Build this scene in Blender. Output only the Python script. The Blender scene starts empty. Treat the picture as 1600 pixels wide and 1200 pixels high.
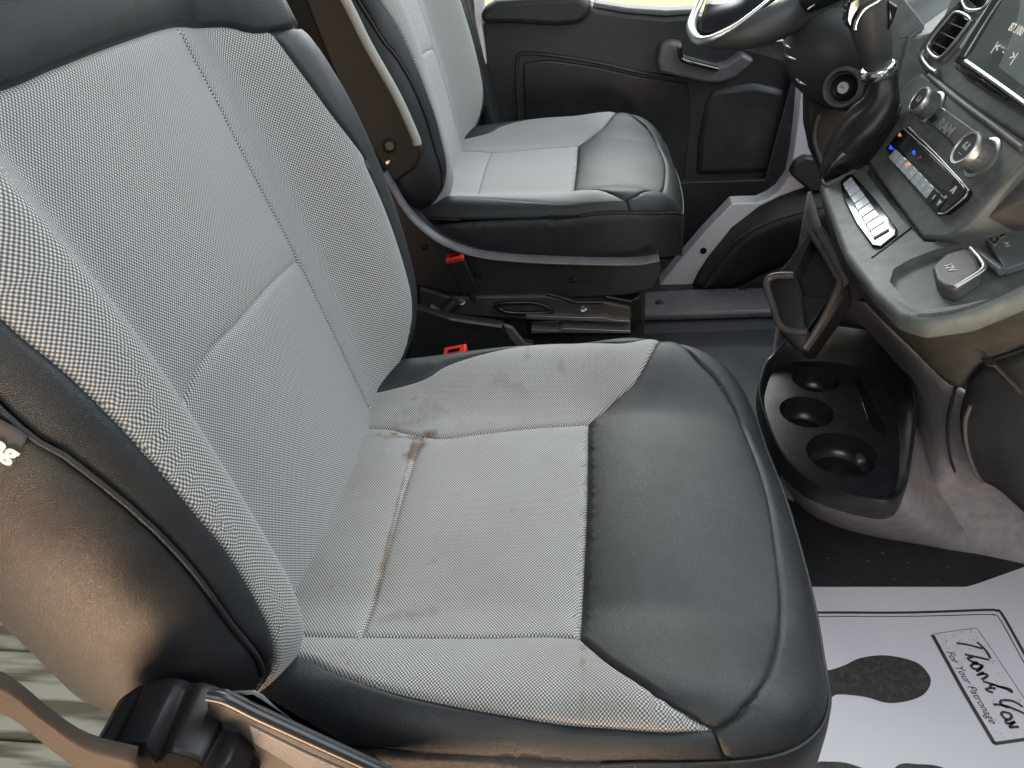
import bpy, bmesh, math, random
import numpy as np
from mathutils import Vector, Matrix
from mathutils.geometry import delaunay_2d_cdt
random.seed(4)
S = bpy.context.scene
COL = S.collection
# ------------------------------------------------------------------ camera
FPX = 1200.0
def _n(v):
    v = np.array(v, float); return v/np.linalg.norm(v)
_Y = _n([140, -850, 1200]); _X = _n([10285, 0, -1200]); _X = _n(_X-_Y*np.dot(_X, _Y)); _Z = np.cross(_X, _Y)
RM = np.array([_X, _Y, _Z])
CAM = np.array([0.0189, -0.4133, 0.55])
cd = bpy.data.cameras.new('camera'); cam = bpy.data.objects.new('camera', cd); COL.objects.link(cam)
M = Matrix(((RM[0,0], -RM[0,1], -RM[0,2], CAM[0]), (RM[1,0], -RM[1,1], -RM[1,2], CAM[1]), (RM[2,0], -RM[2,1], -RM[2,2], CAM[2]), (0,0,0,1)))
cam.matrix_world = M
cd.sensor_width = 36; cd.lens = 36*FPX/1600; cd.clip_start = 0.02; cd.clip_end = 300
cd.dof.use_dof = False
S.camera = cam
# ------------------------------------------------------------------ world and lamps
w = bpy.data.worlds.new('World'); S.world = w; w.use_nodes = True
nt = w.node_tree; nt.nodes.clear()
wo = nt.nodes.new('ShaderNodeOutputWorld'); bg = nt.nodes.new('ShaderNodeBackground')
tc = nt.nodes.new('ShaderNodeTexCoord'); sp = nt.nodes.new('ShaderNodeSeparateXYZ'); cr = nt.nodes.new('ShaderNodeValToRGB')
nt.links.new(tc.outputs['Generated'], sp.inputs[0]); nt.links.new(sp.outputs['Z'], cr.inputs[0])
nt.links.new(cr.outputs[0], bg.inputs[0]); nt.links.new(bg.outputs[0], wo.inputs[0])
e = cr.color_ramp.elements
e[0].position = 0.0; e[0].color = (0.85, 0.80, 0.62, 1)
e[1].position = 0.75; e[1].color = (0.50, 0.66, 0.82, 1)
e.new(0.22).color = (0.78, 0.82, 0.78, 1)
bg.inputs[1].default_value = 0.25
def area(name, loc, to, sx, sy, power, color, spread=180):
    l = bpy.data.lights.new(name, 'AREA'); l.shape = 'RECTANGLE'; l.size = sx; l.size_y = sy; l.energy = power; l.color = color; l.spread = math.radians(spread)
    o = bpy.data.objects.new(name, l); COL.objects.link(o); o.location = loc
    o.rotation_euler = (Vector(to)-Vector(loc)).to_track_quat('-Z', 'Y').to_euler(); return o
area('windscreen_light', (1.55, 0.75, 1.40), (0.1, 0.6, 0.0), 2.4, 1.3, 56, (0.84, 0.94, 1.0))
area('side_window_light', (0.15, 2.3, 1.0), (0.0, 0.6, 0.0), 0.9, 0.6, 24, (0.86, 0.95, 1.0))
area('open_door_light', (-0.15, -1.6, 1.35), (-0.1, 0.3, 0.1), 1.3, 1.1, 25, (1.0, 0.985, 0.93))
area('ground_bounce', (-0.46, -0.76, -0.33), (-0.28, -0.13, 0.14), 0.9, 0.30, 3.8, (1.0, 0.66, 0.42), 58)
area('dash_warm_fill', (0.90, -1.1, -0.10), (0.60, 0.45, 0.10), 0.6, 0.3, 1.0, (1.0, 0.80, 0.58), 36)  # warm fill lamp added for the lower dash skin; no such source is built
area('yard_daylight', (0, 10, 5), (0, 9.5, -1), 8, 6, 900, (1.0, 0.97, 0.85))
S.view_settings.view_transform = 'Standard'; S.view_settings.look = 'None'; S.view_settings.gamma = 1; S.view_settings.exposure = 0.0
S.view_settings.use_curve_mapping = False
S.render.engine = 'CYCLES'
# ------------------------------------------------------------------ helpers
def ray(px, py): return RM @ np.array([px-800, py-600, FPX])
def at(px, py, axis, val):
    d = ray(px, py); t = (val-CAM[axis])/d[axis]; return Vector(CAM+d*t)
def aty(px, py, Y): return at(px, py, 1, Y)
def atz(px, py, Z): return at(px, py, 2, Z)
def onpl(px, py, P, N):
    d = ray(px, py); N = np.array(N, float); t = ((np.array(P)-CAM)@N)/(d@N); return Vector(CAM+d*t)
def proj(P):
    c = (P-CAM) @ RM
    return np.stack([800+FPX*c[...,0]/c[...,2], 600+FPX*c[...,1]/c[...,2]], -1)
def setp(o, label=None, cat=None, group=None, kind=None):
    if label: o['label'] = label
    if cat: o['category'] = cat
    if group: o['group'] = group
    if kind: o['kind'] = kind
    return o
def thing(name, label, cat, loc=(0,0,0), group=None):
    o = bpy.data.objects.new(name, None); COL.objects.link(o); o.location = loc; o.empty_display_size = 0.05
    return setp(o, label, cat, group)
def link(name, me, mat, parent=None):
    if mat: me.materials.append(mat)
    o = bpy.data.objects.new(name, me); COL.objects.link(o)
    if parent:
        o.parent = parent
        q = parent; off = Vector()
        while q: off += q.location; q = q.parent
        o.location = -off
    return o
def mesh(name, vs, fs, mat, parent=None, smooth=True, solid=0, bevel=0, sub=0, angle=None, off=-1):
    me = bpy.data.meshes.new(name); me.from_pydata([tuple(v) for v in vs], [], fs); me.validate()
    bm = bmesh.new(); bm.from_mesh(me); bmesh.ops.remove_doubles(bm, verts=bm.verts, dist=1e-5)
    bmesh.ops.recalc_face_normals(bm, faces=bm.faces) if not solid and off != 9 else None
    bm.to_mesh(me); bm.free()
    o = link(name, me, mat, parent)
    if sub: m = o.modifiers.new('s', 'SUBSURF'); m.levels = sub; m.render_levels = sub
    if solid: m = o.modifiers.new('t', 'SOLIDIFY'); m.thickness = solid; m.offset = off if off != 9 else -1
    if bevel: m = o.modifiers.new('b', 'BEVEL'); m.width = bevel; m.segments = 3; m.limit_method = 'ANGLE'; m.angle_limit = math.radians(30); m.harden_normals = False
    if smooth:
        for p in me.polygons: p.use_smooth = True
        if angle is None: angle = 40
        try:
            me.set_sharp_from_angle(angle=math.radians(angle))
        except Exception: pass
    return o
def smoothmods(o):
    dg = bpy.context.evaluated_depsgraph_get(); dg.update()
    me = bpy.data.meshes.new_from_object(o.evaluated_get(dg)); me.name = o.data.name
    o.modifiers.clear(); o.data = me; return o
def boolean(o, cutters):
    for c in cutters:
        m = o.modifiers.new('x', 'BOOLEAN'); m.operation = 'DIFFERENCE'; m.object = c; m.solver = 'EXACT'
    smoothmods(o)
    for c in cutters: bpy.data.objects.remove(c)
    for p in o.data.polygons: p.use_smooth = True
    o.data.set_sharp_from_angle(angle=math.radians(35))
    return o
def prism(name, pts, vec, mat, parent=None, bevel=0.002, sm=True):
    """closed outline of 3-D points extruded by vec"""
    n = len(pts); vec = Vector(vec)
    vs = [Vector(p) for p in pts]+[Vector(p)+vec for p in pts]
    fs = [list(range(n))[::-1], list(range(n, 2*n))]+[[i, (i+1)%n, n+(i+1)%n, n+i] for i in range(n)]
    return mesh(name, vs, fs, mat, parent, bevel=bevel, smooth=sm, angle=35)
def box(name, lo, hi, mat, parent=None, bevel=0.003):
    (a,b,c),(d,e_,f) = lo, hi
    return prism(name, [(a,b,c),(d,b,c),(d,e_,c),(a,e_,c)], (0,0,f-c), mat, parent, bevel)
def catmull(pts, n=8, closed=False):
    P = [np.array(p, float) for p in pts]; out = []
    m = len(P)
    rng = range(m if closed else m-1)
    for i in rng:
        if closed: p0,p1,p2,p3 = P[(i-1)%m],P[i],P[(i+1)%m],P[(i+2)%m]
        else:
            p1,p2 = P[i],P[i+1]; p0 = P[i-1] if i > 0 else 2*p1-p2; p3 = P[i+2] if i+2 < m else 2*p2-p1
        for k in range(n):
            t = k/n
            out.append(0.5*((2*p1)+(-p0+p2)*t+(2*p0-5*p1+4*p2-p3)*t*t+(-p0+3*p1-3*p2+p3)*t**3))
    if not closed: out.append(P[-1])
    return out
def tube(name, pts, r, mat, parent=None, seg=12, closed=False, n=6, flat=None):
    """round tube along a smoothed path; r may be a list per control point; flat=(sx, sy, upvector)"""
    rr = r if isinstance(r, (list, tuple)) else [r]*len(pts)
    P4 = catmull([tuple(p)+(q,) for p, q in zip(pts, rr)], n, closed)
    P = [Vector(p[:3]) for p in P4]; R_ = [p[3] for p in P4]; m = len(P)
    vs, fs = [], []
    up = Vector(flat[2]) if flat else Vector((0.13, 0.21, 0.97))
    sx, sy = (flat[0], flat[1]) if flat else (1, 1)
    for i, p in enumerate(P):
        a = P[(i-1)%m] if (closed or i > 0) else p; b = P[(i+1)%m] if (closed or i < m-1) else p
        t = (b-a).normalized(); x = t.cross(up).normalized(); y = x.cross(t).normalized()
        for k in range(seg):
            th = 2*math.pi*k/seg; vs.append(p+x*math.cos(th)*R_[i]*sx+y*math.sin(th)*R_[i]*sy)
    for i in range(m if closed else m-1):
        for k in range(seg):
            a = i*seg+k; b = i*seg+(k+1)%seg; c = ((i+1)%m)*seg+(k+1)%seg; d = ((i+1)%m)*seg+k
            fs.append([a, b, c, d])
    if not closed: fs += [list(range(seg))[::-1], list(range((m-1)*seg, m*seg))]
    return mesh(name, vs, fs, mat, parent, angle=50)
def frame(axis, up=(0,0,1)):
    z = Vector(axis).normalized(); x = Vector(up).cross(z)
    if x.length < 1e-4: x = Vector((1,0,0))
    x.normalize(); return x, z.cross(x), z
def lathe(name, c, axis, prof, mat, parent=None, seg=40, ang=35, lobes=None):
    """prof: (radius, height) list along axis"""
    x, y, z = frame(axis); c = Vector(c); vs, fs = [], []
    for r, h in prof:
        for k in range(seg):
            th = 2*math.pi*k/seg; q = r*(lobes(th, h) if lobes else 1)
            vs.append(c+z*h+x*math.cos(th)*q+y*math.sin(th)*q)
    m = len(prof)
    for i in range(m-1):
        for k in range(seg): fs.append([i*seg+k, i*seg+(k+1)%seg, (i+1)*seg+(k+1)%seg, (i+1)*seg+k])
    fs += [list(range(seg))[::-1], list(range((m-1)*seg, m*seg))]
    return mesh(name, vs, fs, mat, parent, angle=ang)
def patch(name, rows, mat, parent=None, solid=0.004, sub=2, nr=4, angle=60, off=-1):
    """smooth sheet through a grid of 3-D control points"""
    R1 = [catmull(r, nr) for r in rows]
    cols = list(zip(*R1)); C1 = [catmull(c, nr) for c in cols]
    a, b = len(C1), len(C1[0])
    vs = [p for c in C1 for p in c]
    fs = [[i*b+j, i*b+j+1, (i+1)*b+j+1, (i+1)*b+j] for i in range(a-1) for j in range(b-1)]
    # face the camera
    o = mesh(name, vs, fs, mat, parent, angle=angle, off=9)
    me = o.data; c = Vector(CAM)
    s = sum((p.normal.dot(c-p.center))*p.area for p in me.polygons)
    if s < 0:
        bm = bmesh.new(); bm.from_mesh(me); bmesh.ops.reverse_faces(bm, faces=bm.faces); bm.to_mesh(me); bm.free()
    if solid: m = o.modifiers.new('t', 'SOLIDIFY'); m.thickness = solid; m.offset = -1
    return o
def text(name, body, P, X, N, size, mat, parent=None, ext=0.0004, shear=0, bold=0, sx=1.0, align='CENTER'):
    cu = bpy.data.curves.new(name, 'FONT'); cu.body = body; cu.size = size; cu.extrude = ext; cu.shear = shear; cu.offset = bold
    cu.align_x = align; cu.align_y = 'CENTER'; cu.resolution_u = 3
    t = bpy.data.objects.new(name, cu); COL.objects.link(t)
    dg = bpy.context.evaluated_depsgraph_get(); dg.update()
    me = bpy.data.meshes.new_from_object(t.evaluated_get(dg)); bpy.data.objects.remove(t)
    X = Vector(X).normalized(); N = Vector(N).normalized(); Y = N.cross(X).normalized(); X = Y.cross(N)
    P = Vector(P)
    me.materials.clear()
    for v in me.vertices: c = v.co.copy(); v.co = P+X*c.x*sx+Y*c.y+N*c.z
    return link(name, me, mat, parent)
# ------------------------------------------------------------------ materials
def mat(name, col, rough=0.5, metal=0.0, spec=0.5, bump=None, var=0, coat=0, emit=None):
    m = bpy.data.materials.new(name); m.use_nodes = True; n = m.node_tree; b = n.nodes['Principled BSDF']
    b.inputs['Base Color'].default_value = (*col, 1); b.inputs['Roughness'].default_value = rough
    b.inputs['Metallic'].default_value = metal; b.inputs['Specular IOR Level'].default_value = spec
    b.inputs['Coat Weight'].default_value = coat; b.inputs['Coat Roughness'].default_value = 0.08
    if emit: b.inputs['Emission Color'].default_value = (*emit[0], 1); b.inputs['Emission Strength'].default_value = emit[1]
    tc = n.nodes.new('ShaderNodeTexCoord')
    if var:
        no = n.nodes.new('ShaderNodeTexNoise'); no.inputs['Scale'].default_value = 14; no.inputs['Detail'].default_value = 6
        mr = n.nodes.new('ShaderNodeMapRange'); mr.inputs[1].default_value = .3; mr.inputs[2].default_value = .7
        mr.inputs[3].default_value = rough-var; mr.inputs[4].default_value = rough+var
        n.links.new(tc.outputs['Object'], no.inputs[0]); n.links.new(no.outputs[0], mr.inputs[0]); n.links.new(mr.outputs[0], b.inputs['Roughness'])
        n2 = n.nodes.new('ShaderNodeTexNoise'); n2.inputs['Scale'].default_value = 55; n2.inputs['Detail'].default_value = 8
        mx = n.nodes.new('ShaderNodeMapRange'); mx.inputs[1].default_value = .35; mx.inputs[2].default_value = .65; mx.inputs[3].default_value = .86; mx.inputs[4].default_value = 1.16
        vm = n.nodes.new('ShaderNodeVectorMath'); vm.operation = 'SCALE'; vm.inputs[0].default_value = col
        n.links.new(tc.outputs['Object'], n2.inputs[0]); n.links.new(n2.outputs[0], mx.inputs[0]); n.links.new(mx.outputs[0], vm.inputs['Scale']); n.links.new(vm.outputs[0], b.inputs['Base Color'])
    if bump:
        kind, sc, st, dist = bump
        if kind == 'cell':
            t = n.nodes.new('ShaderNodeTexVoronoi'); t.feature = 'DISTANCE_TO_EDGE'; t.inputs['Scale'].default_value = sc; out = t.outputs['Distance']
            wn = n.nodes.new('ShaderNodeTexNoise'); wn.inputs['Scale'].default_value = sc*.4
            vv = n.nodes.new('ShaderNodeVectorMath'); vv.operation = 'MULTIPLY_ADD'; vv.inputs[1].default_value = (.0008,)*3
            n.links.new(tc.outputs['Object'], wn.inputs[0]); n.links.new(wn.outputs['Color'], vv.inputs[0]); n.links.new(tc.outputs['Object'], vv.inputs[2]); n.links.new(vv.outputs[0], t.inputs['Vector'])
            ra = n.nodes.new('ShaderNodeMapRange'); ra.inputs[1].default_value = 0; ra.inputs[2].default_value = .22; n.links.new(out, ra.inputs[0]); out = ra.outputs[0]
        else:
            t = n.nodes.new('ShaderNodeTexNoise'); t.inputs['Scale'].default_value = sc; t.inputs['Detail'].default_value = 3; out = t.outputs[0]
            n.links.new(tc.outputs['Object'], t.inputs['Vector'])
        bu = n.nodes.new('ShaderNodeBump'); bu.inputs['Strength'].default_value = st; bu.inputs['Distance'].default_value = dist
        n.links.new(out, bu.inputs['Height']); n.links.new(bu.outputs[0], b.inputs['Normal'])
    return m
def fabric(name, stains=False):
    m = bpy.data.materials.new(name); m.use_nodes = True; n = m.node_tree; N = n.nodes; L = n.links; b = N['Principled BSDF']
    b.inputs['Roughness'].default_value = 0.62; b.inputs['Specular IOR Level'].default_value = 0.35
    b.inputs['Sheen Weight'].default_value = 0.25; b.inputs['Sheen Roughness'].default_value = 0.4
    uv = N.new('ShaderNodeUVMap'); uv.uv_map = 'UVMap'; s = N.new('ShaderNodeSeparateXYZ'); L.new(uv.outputs[0], s.inputs[0])
    def math_(op, a, bb=None, c=None):
        q = N.new('ShaderNodeMath'); q.operation = op
        for i, v in enumerate((a, bb, c)):
            if v is None: continue
            if isinstance(v, (int, float)): q.inputs[i].default_value = v
            else: L.new(v, q.inputs[i])
        return q.outputs[0]
    p = 0.0029
    cu = math_('COSINE', math_('MULTIPLY', s.outputs[0], 2*math.pi/p)); cv = math_('COSINE', math_('MULTIPLY', s.outputs[1], 2*math.pi/(p*1.15)))
    d = math_('MULTIPLY', cu, cv)
    mr = N.new('ShaderNodeMapRange'); mr.interpolation_type = 'SMOOTHSTEP'; mr.inputs[1].default_value = -0.30; mr.inputs[2].default_value = 0.55; L.new(d, mr.inputs[0])
    mx = N.new('ShaderNodeMix'); mx.data_type = 'RGBA'; L.new(mr.outputs[0], mx.inputs[0])
    mx.inputs[6].default_value = (0.085, 0.085, 0.085, 1); mx.inputs[7].default_value = (0.54, 0.53, 0.51, 1)
    col = mx.outputs[2]
    def mixc(fac, c):
        nonlocal col
        q = N.new('ShaderNodeMix'); q.data_type = 'RGBA'; q.blend_type = 'MULTIPLY'; L.new(fac, q.inputs[0]); L.new(col, q.inputs[6]); q.inputs[7].default_value = (*c, 1); col = q.outputs[2]
    no = N.new('ShaderNodeTexNoise'); no.inputs['Scale'].default_value = 9; no.inputs['Detail'].default_value = 7; no.inputs['Roughness'].default_value = .65; L.new(uv.outputs[0], no.inputs[0])
    f = N.new('ShaderNodeMapRange'); f.inputs[1].default_value = .42; f.inputs[2].default_value = .75; f.inputs[4].default_value = .5 if stains else .15; L.new(no.outputs[0], f.inputs[0])
    mixc(f.outputs[0], (.74, .68, .62))
    if stains:
        v = N.new('ShaderNodeTexNoise'); v.inputs['Scale'].default_value = 60; v.inputs['Detail'].default_value = 4; L.new(uv.outputs[0], v.inputs[0])
        f2 = N.new('ShaderNodeMapRange'); f2.inputs[1].default_value = .66; f2.inputs[2].default_value = .76; f2.inputs[4].default_value = .4; L.new(v.outputs[0], f2.inputs[0])
        mixc(f2.outputs[0], (.5, .47, .45))
        # brown spill in the corner where the rear seam meets the far seam, and traces along the seams
        for (cx, cy, rx, ry, ang, c, st, e0) in ((-.188, .245, .010, .034, -.3, (.42, .26, .16), .95, 1.0), (-.20, .262, .05, .006, 0, (.5, .33, .2), .8, 1.0), (-.222, .268, .006, .004, 0, (.55, .25, .08), 1, 1),
                                     (-.19, .12, .0022, .14, .04, (.55, .38, .24), .85, 1.2), (.004, .10, .003, .16, 0, (.6, .42, .25), .8, 1.2), (-.15, .01, .030, .010, .3, (.66, .52, .47), .6, 1.1),
                                     (-.075, .40, .006, .03, .1, (.6, .56, .52), .5, 1.0), (-.03, .37, .006, .02, .2, (.65, .6, .56), .4, 1.0), (-.20, .30, .03, .02, .5, (.62, .58, .55), .6, 1.2), (-.09, .345, .04, .012, -.5, (.76, .72, .68), .5, 1.0)):
            mp = N.new('ShaderNodeMapping'); mp.vector_type = 'TEXTURE'; mp.inputs[1].default_value = (cx, cy, 0); mp.inputs[2].default_value = (0, 0, ang); mp.inputs[3].default_value = (rx, ry, 1)
            L.new(uv.outputs[0], mp.inputs[0]); ln = N.new('ShaderNodeVectorMath'); ln.operation = 'LENGTH'; L.new(mp.outputs[0], ln.inputs[0])
            k = math_('ADD', ln.outputs['Value'], math_('MULTIPLY', math_('SUBTRACT', v.outputs[0], .5), 3.0))
            g = N.new('ShaderNodeMapRange'); g.inputs[1].default_value = e0; g.inputs[2].default_value = .3; g.inputs[3].default_value = 0; g.inputs[4].default_value = st; L.new(k, g.inputs[0])
            mixc(g.outputs[0], c)
    L.new(col, b.inputs['Base Color'])
    bu = N.new('ShaderNodeBump'); bu.inputs['Strength'].default_value = .5; bu.inputs['Distance'].default_value = .0006; L.new(mr.outputs[0], bu.inputs['Height']); L.new(bu.outputs[0], b.inputs['Normal'])
    return m
FAB = fabric('woven_fabric'); FABS = fabric('stained_woven_fabric', True)
LEA = mat('black_leather', (.016, .018, .0195), .46, spec=.45, bump=('cell', 820, .35, .0004), var=.04)
FACP = mat('pale_grey_plastic', (.13,.135,.14), .4, bump=('noise', 700, .3, .0005), var=.05)
LEAP = mat('seam_thread', (.02, .018, .017), .6)
PLA = mat('black_plastic', (.020, .020, .021), .48, bump=('noise', 900, .25, .0004), var=.05)
PLG = mat('grey_grained_plastic', (.105, .100, .102), .45, bump=('noise', 700, .4, .0006), var=.05)
PLS = mat('smooth_dark_plastic', (.016, .016, .017), .33, var=.05)
PLB = mat('piano_black', (.008, .008, .009), .08, coat=.5)
SIL = mat('satin_silver', (.60, .60, .59), .42, metal=1.0)
CHR = mat('chrome', (.8, .8, .8), .16, metal=1.0)
RUB = mat('black_rubber', (.018, .018, .018), .62, bump=('noise', 260, .4, .001), var=.06)
CAR = mat('dark_floor_lining', (.022, .023, .025), .55, bump=('noise', 180, .5, .001), var=.08)
WHT = mat('white_body_paint', (.68, .66, .68), .35, coat=.3)
MET = mat('black_steel', (.03, .03, .03), .3, metal=.6, var=.08)
BOL = mat('bolt_steel', (.3, .3, .3), .35, metal=1)
RED = mat('red_buckle', (.70, .035, .02), .35)
PAP = mat('paper_mat', (.66, .625, .67), .6, bump=('noise', 60, .3, .002))
INK = mat('black_ink', (.03, .028, .028), .6)
WEB = mat('brown_webbing', (.032, .023, .017), .75, bump=('noise', 500, .5, .0006))
WIN = mat('white_legend', (.75, .75, .75), .5)
BTN = mat('sheen_painted_button', (.50, .56, .60), .12, coat=.6)  # white-blue reflection put into the button colour
# ------------------------------------------------------------------ stitched panel surfaces
def resample(pl, step=.004):
    pl = catmull(pl, 10); n_ = len(pl); out = []; acc = 9
    for i in range(n_):
        if i: acc += np.linalg.norm(pl[i]-pl[i-1])
        if i % 10 == 0: out.append((pl[i], True)); acc = 0
        elif acc >= step: out.append((pl[i], False)); acc = 0
    res = []
    for k, (p, c) in enumerate(out):
        if not c and k+1 < len(out) and out[k+1][1] and np.linalg.norm(out[k+1][0]-p) < step*.4: continue
        res.append(p)
    return np.array(res)
def segdist(P, segs):
    A = segs[:,0]; B = segs[:,1]; d = np.full(len(P), 9.0); q = np.zeros_like(P)
    for a, b in zip(A, B):
        ab = b-a; t = np.clip(((P-a)@ab)/max(ab@ab, 1e-12), 0, 1); c = a+t[:,None]*ab; dd = np.linalg.norm(P-c, axis=1)
        m = dd < d; d[m] = dd[m]; q[m] = c[m]
    return d, q
class Surf:
    """surf(domain points) -> 3-D; the outline rolls over with radius R then drops H"""
    def __init__(s, outline, R_, H, base, crown=None):
        s.R, s.H, s.base = R_, H, base
        s.ext = R_*math.pi/2-R_+H
        o = np.array(catmull(outline, 8, True)); c = np.roll(o, -1, 0)-np.roll(o, 1, 0); nn = np.stack([c[:,1], -c[:,0]], 1); nn /= np.linalg.norm(nn, axis=1)[:,None]
        area_ = np.sum(o[:,0]*np.roll(o[:,1], -1)-np.roll(o[:,0], -1)*o[:,1])
        if area_ < 0: nn = -nn
        for _ in range(6): nn = nn+np.roll(nn, 1, 0)+np.roll(nn, -1, 0); nn /= np.linalg.norm(nn, axis=1)[:,None]
        s.o, s.nn = o, nn; s.dom = o+nn*s.ext; s.segs = np.stack([s.dom, np.roll(s.dom, -1, 0)], 1)
    def plan(s, P):
        n_ = len(s.dom); d = np.full(len(P), 9.0); idx = np.zeros(len(P), int); tt = np.zeros(len(P))
        for i in range(n_):
            a = s.dom[i]; ab = s.dom[(i+1)%n_]-a; t = np.clip(((P-a)@ab)/(ab@ab), 0, 1); dd = np.linalg.norm(P-(a+t[:,None]*ab), axis=1)
            m = dd < d; d[m] = dd[m]; idx[m] = i; tt[m] = t[m]
        L = s.R*math.pi/2+s.H; t = tt[:,None]; j = (idx+1)%n_
        k = s.nn[idx]*(1-t)+s.nn[j]*t; k /= np.linalg.norm(k, axis=1)[:,None]; o = s.o[idx]*(1-t)+s.o[j]*t
        pl = P.copy(); drop = np.zeros(len(P))
        m = (d < L) & (d >= s.H); th = (L-d[m])/s.R
        pl[m] = o[m]-k[m]*(s.R*(1-np.sin(th)))[:,None]; drop[m] = s.R*(1-np.cos(th))
        m2 = d < s.H; pl[m2] = o[m2]; drop[m2] = s.R+(s.H-d[m2])
        return pl, drop
    def __call__(s, P):
        pl, drop = s.plan(P); return s.base(pl, drop)
    def grid(s, st=.006):
        lo = s.dom.min(0); hi = s.dom.max(0)
        gx, gy = np.meshgrid(np.arange(lo[0], hi[0], st), np.arange(lo[1], hi[1], st)); G = np.stack([gx.ravel(), gy.ravel()], 1)
        G = G[inside(G, s.dom)]; s.G = G; s.G3 = s(G); s.Gp = proj(s.G3); s.Gd = np.linalg.norm(s.G3-CAM, axis=1)
    def pick(s, px):
        """domain point seen at a photo pixel"""
        px = np.array(px, float); dd = np.linalg.norm(s.Gp-px, axis=1); best = dd.min()
        c = np.where(dd < max(best*1.3, best+9))[0]
        near = c[s.Gd[c] < s.Gd[c].min()+.06]
        p = s.G[near[np.argmin(dd[near])]].copy()
        for _ in range(6):
            h = 5e-4; Q = np.array([p, p+[h,0], p+[0,h]]); f = proj(s(Q)); J = np.stack([(f[1]-f[0])/h, (f[2]-f[0])/h], 1)
            if abs(np.linalg.det(J)) < 500: break
            stp = np.linalg.solve(J, px-f[0]); ln = np.linalg.norm(stp)
            if ln > .01: stp *= .01/ln
            p2 = p+stp
            if not inside(p2[None], s.dom)[0]: break
            p = p2
        return p
    def line(s, pxs): return [s.pick(q) for q in pxs]
def inside(P, poly):
    x, y = P[:,0], P[:,1]; r = np.zeros(len(P), bool); n = len(poly)
    for i in range(n):
        x1, y1 = poly[i]; x2, y2 = poly[(i+1)%n]
        if y1 == y2: continue
        c = ((y1 > y) != (y2 > y)) & (x < (x2-x1)*(y-y1)/(y2-y1)+x1); r ^= c
    return r
def panels(surf, seams, seeds, parent, step=.006, puff=.004):
    """seams: (polyline, depth, width); seeds: (name, domain point, material)"""
    cons = []; allseg = []
    for pl, dep, wd in seams:
        r = resample(pl); cons.append((r, dep, wd))
    pts = []; edges = []
    dm = surf.dom; k0 = 0
    for p in dm: pts.append(p)
    edges += [(i, (i+1)%len(dm)) for i in range(len(dm))]
    for r, dep, wd in cons:
        k0 = len(pts); pts += list(r); edges += [(k0+i, k0+i+1) for i in range(len(r)-1)]
    inner = []
    lo = dm.min(0); hi = dm.max(0)
    gx, gy = np.meshgrid(np.arange(lo[0], hi[0], step), np.arange(lo[1], hi[1], step*.87)); gx[1::2] += step/2
    G = np.stack([gx.ravel(), gy.ravel()], 1)
    allr = np.concatenate([np.stack([r[:-1], r[1:]], 1) for r, _, _ in cons])
    d, _ = segdist(G, allr); d2, _ = segdist(G, surf.segs); G = G[(d > .0075) & (d2 > .004) & inside(G, dm)]
    inner += list(G)
    for r, dep, wd in cons:
        t = np.gradient(r, axis=0); t /= np.linalg.norm(t, axis=1)[:,None]+1e-12; nn = np.stack([t[:,1], -t[:,0]], 1)
        for o_ in (.0012, .003, .006):
            for sg in (1, -1):
                q = r+nn*o_*sg; dd, _ = segdist(q, allr); q = q[(dd > o_*.8) & inside(q, dm)]; inner += list(q)
    V2, E2, F2, ov, oe, of = delaunay_2d_cdt([Vector(p) for p in pts+inner], edges, [], 0, 1e-6)
    V = np.array([tuple(v) for v in V2])
    orig = set()
    for e_, src in zip(E2, oe):
        if src: orig.add((min(e_), max(e_)))
    em = {}
    for fi, f in enumerate(F2):
        for a, b in zip(f, list(f[1:])+[f[0]]): em.setdefault((min(a, b), max(a, b)), []).append(fi)
    cen = np.array([V[list(f)].mean(0) for f in F2]); ins = inside(cen, dm)
    reg = [-1]*len(F2)
    P3 = surf(V)
    h = 4e-4; A = surf(V+[h,0])-surf(V-[h,0]); B = surf(V+[0,h])-surf(V-[0,h]); NN = np.cross(A, B); NN /= np.linalg.norm(NN, axis=1)[:,None]+1e-12
    c0 = surf(V.mean(0)[None])[0]
    if (NN[np.argmin(np.linalg.norm(V-V.mean(0), axis=1))]@surf.updir) < 0: NN = -NN
    disp = np.zeros(len(V))
    for r, dep, wd in cons:
        dd, _ = segdist(V, np.stack([r[:-1], r[1:]], 1))
        disp = np.minimum(disp, -dep*np.exp(-(dd/.0016)**2)-dep*wd*np.exp(-(dd/.012)**1.5))
    P3 = P3+NN*disp[:,None]
    out = []
    for name, sd, m in seeds:
        sd = np.array(sd); order = np.argsort(np.linalg.norm(cen-sd, axis=1)); s0 = next((i for i in order[:4] if reg[i] == -1 and ins[i]), None)
        if s0 is None: print('SEED FAIL', name); continue
        st = [s0]; rid = len(out); reg[s0] = rid; fl = []
        while st:
            i = st.pop(); fl.append(i); f = F2[i]
            for a, b in zip(f, list(f[1:])+[f[0]]):
                k = (min(a, b), max(a, b))
                if k in orig: continue
                for j in em[k]:
                    if reg[j] == -1 and ins[j]: reg[j] = rid; st.append(j)
        used = sorted({v for i in fl for v in F2[i]}); mp = {v: i for i, v in enumerate(used)}
        me = bpy.data.meshes.new(name); fs = [[mp[v] for v in F2[i]] for i in fl]
        me.from_pydata([tuple(P3[v]) for v in used], [], fs)
        nsum = sum(Vector(NN[used[f[0]]]).dot(me.polygons[i].normal) for i, f in enumerate(fs[:200]))
        if nsum < 0: me.flip_normals()
        uvl = me.uv_layers.new(name='UVMap')
        for lp in me.loops: uvl.data[lp.index].uv = V[used[lp.vertex_index]]
        for p in me.polygons: p.use_smooth = True
        out.append(link(name, me, m, parent))
    return out
def sstep(x, a, b):
    t = np.clip((x-a)/(b-a), 0, 1); return t*t*(3-2*t)
exec_parts = True
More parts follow.
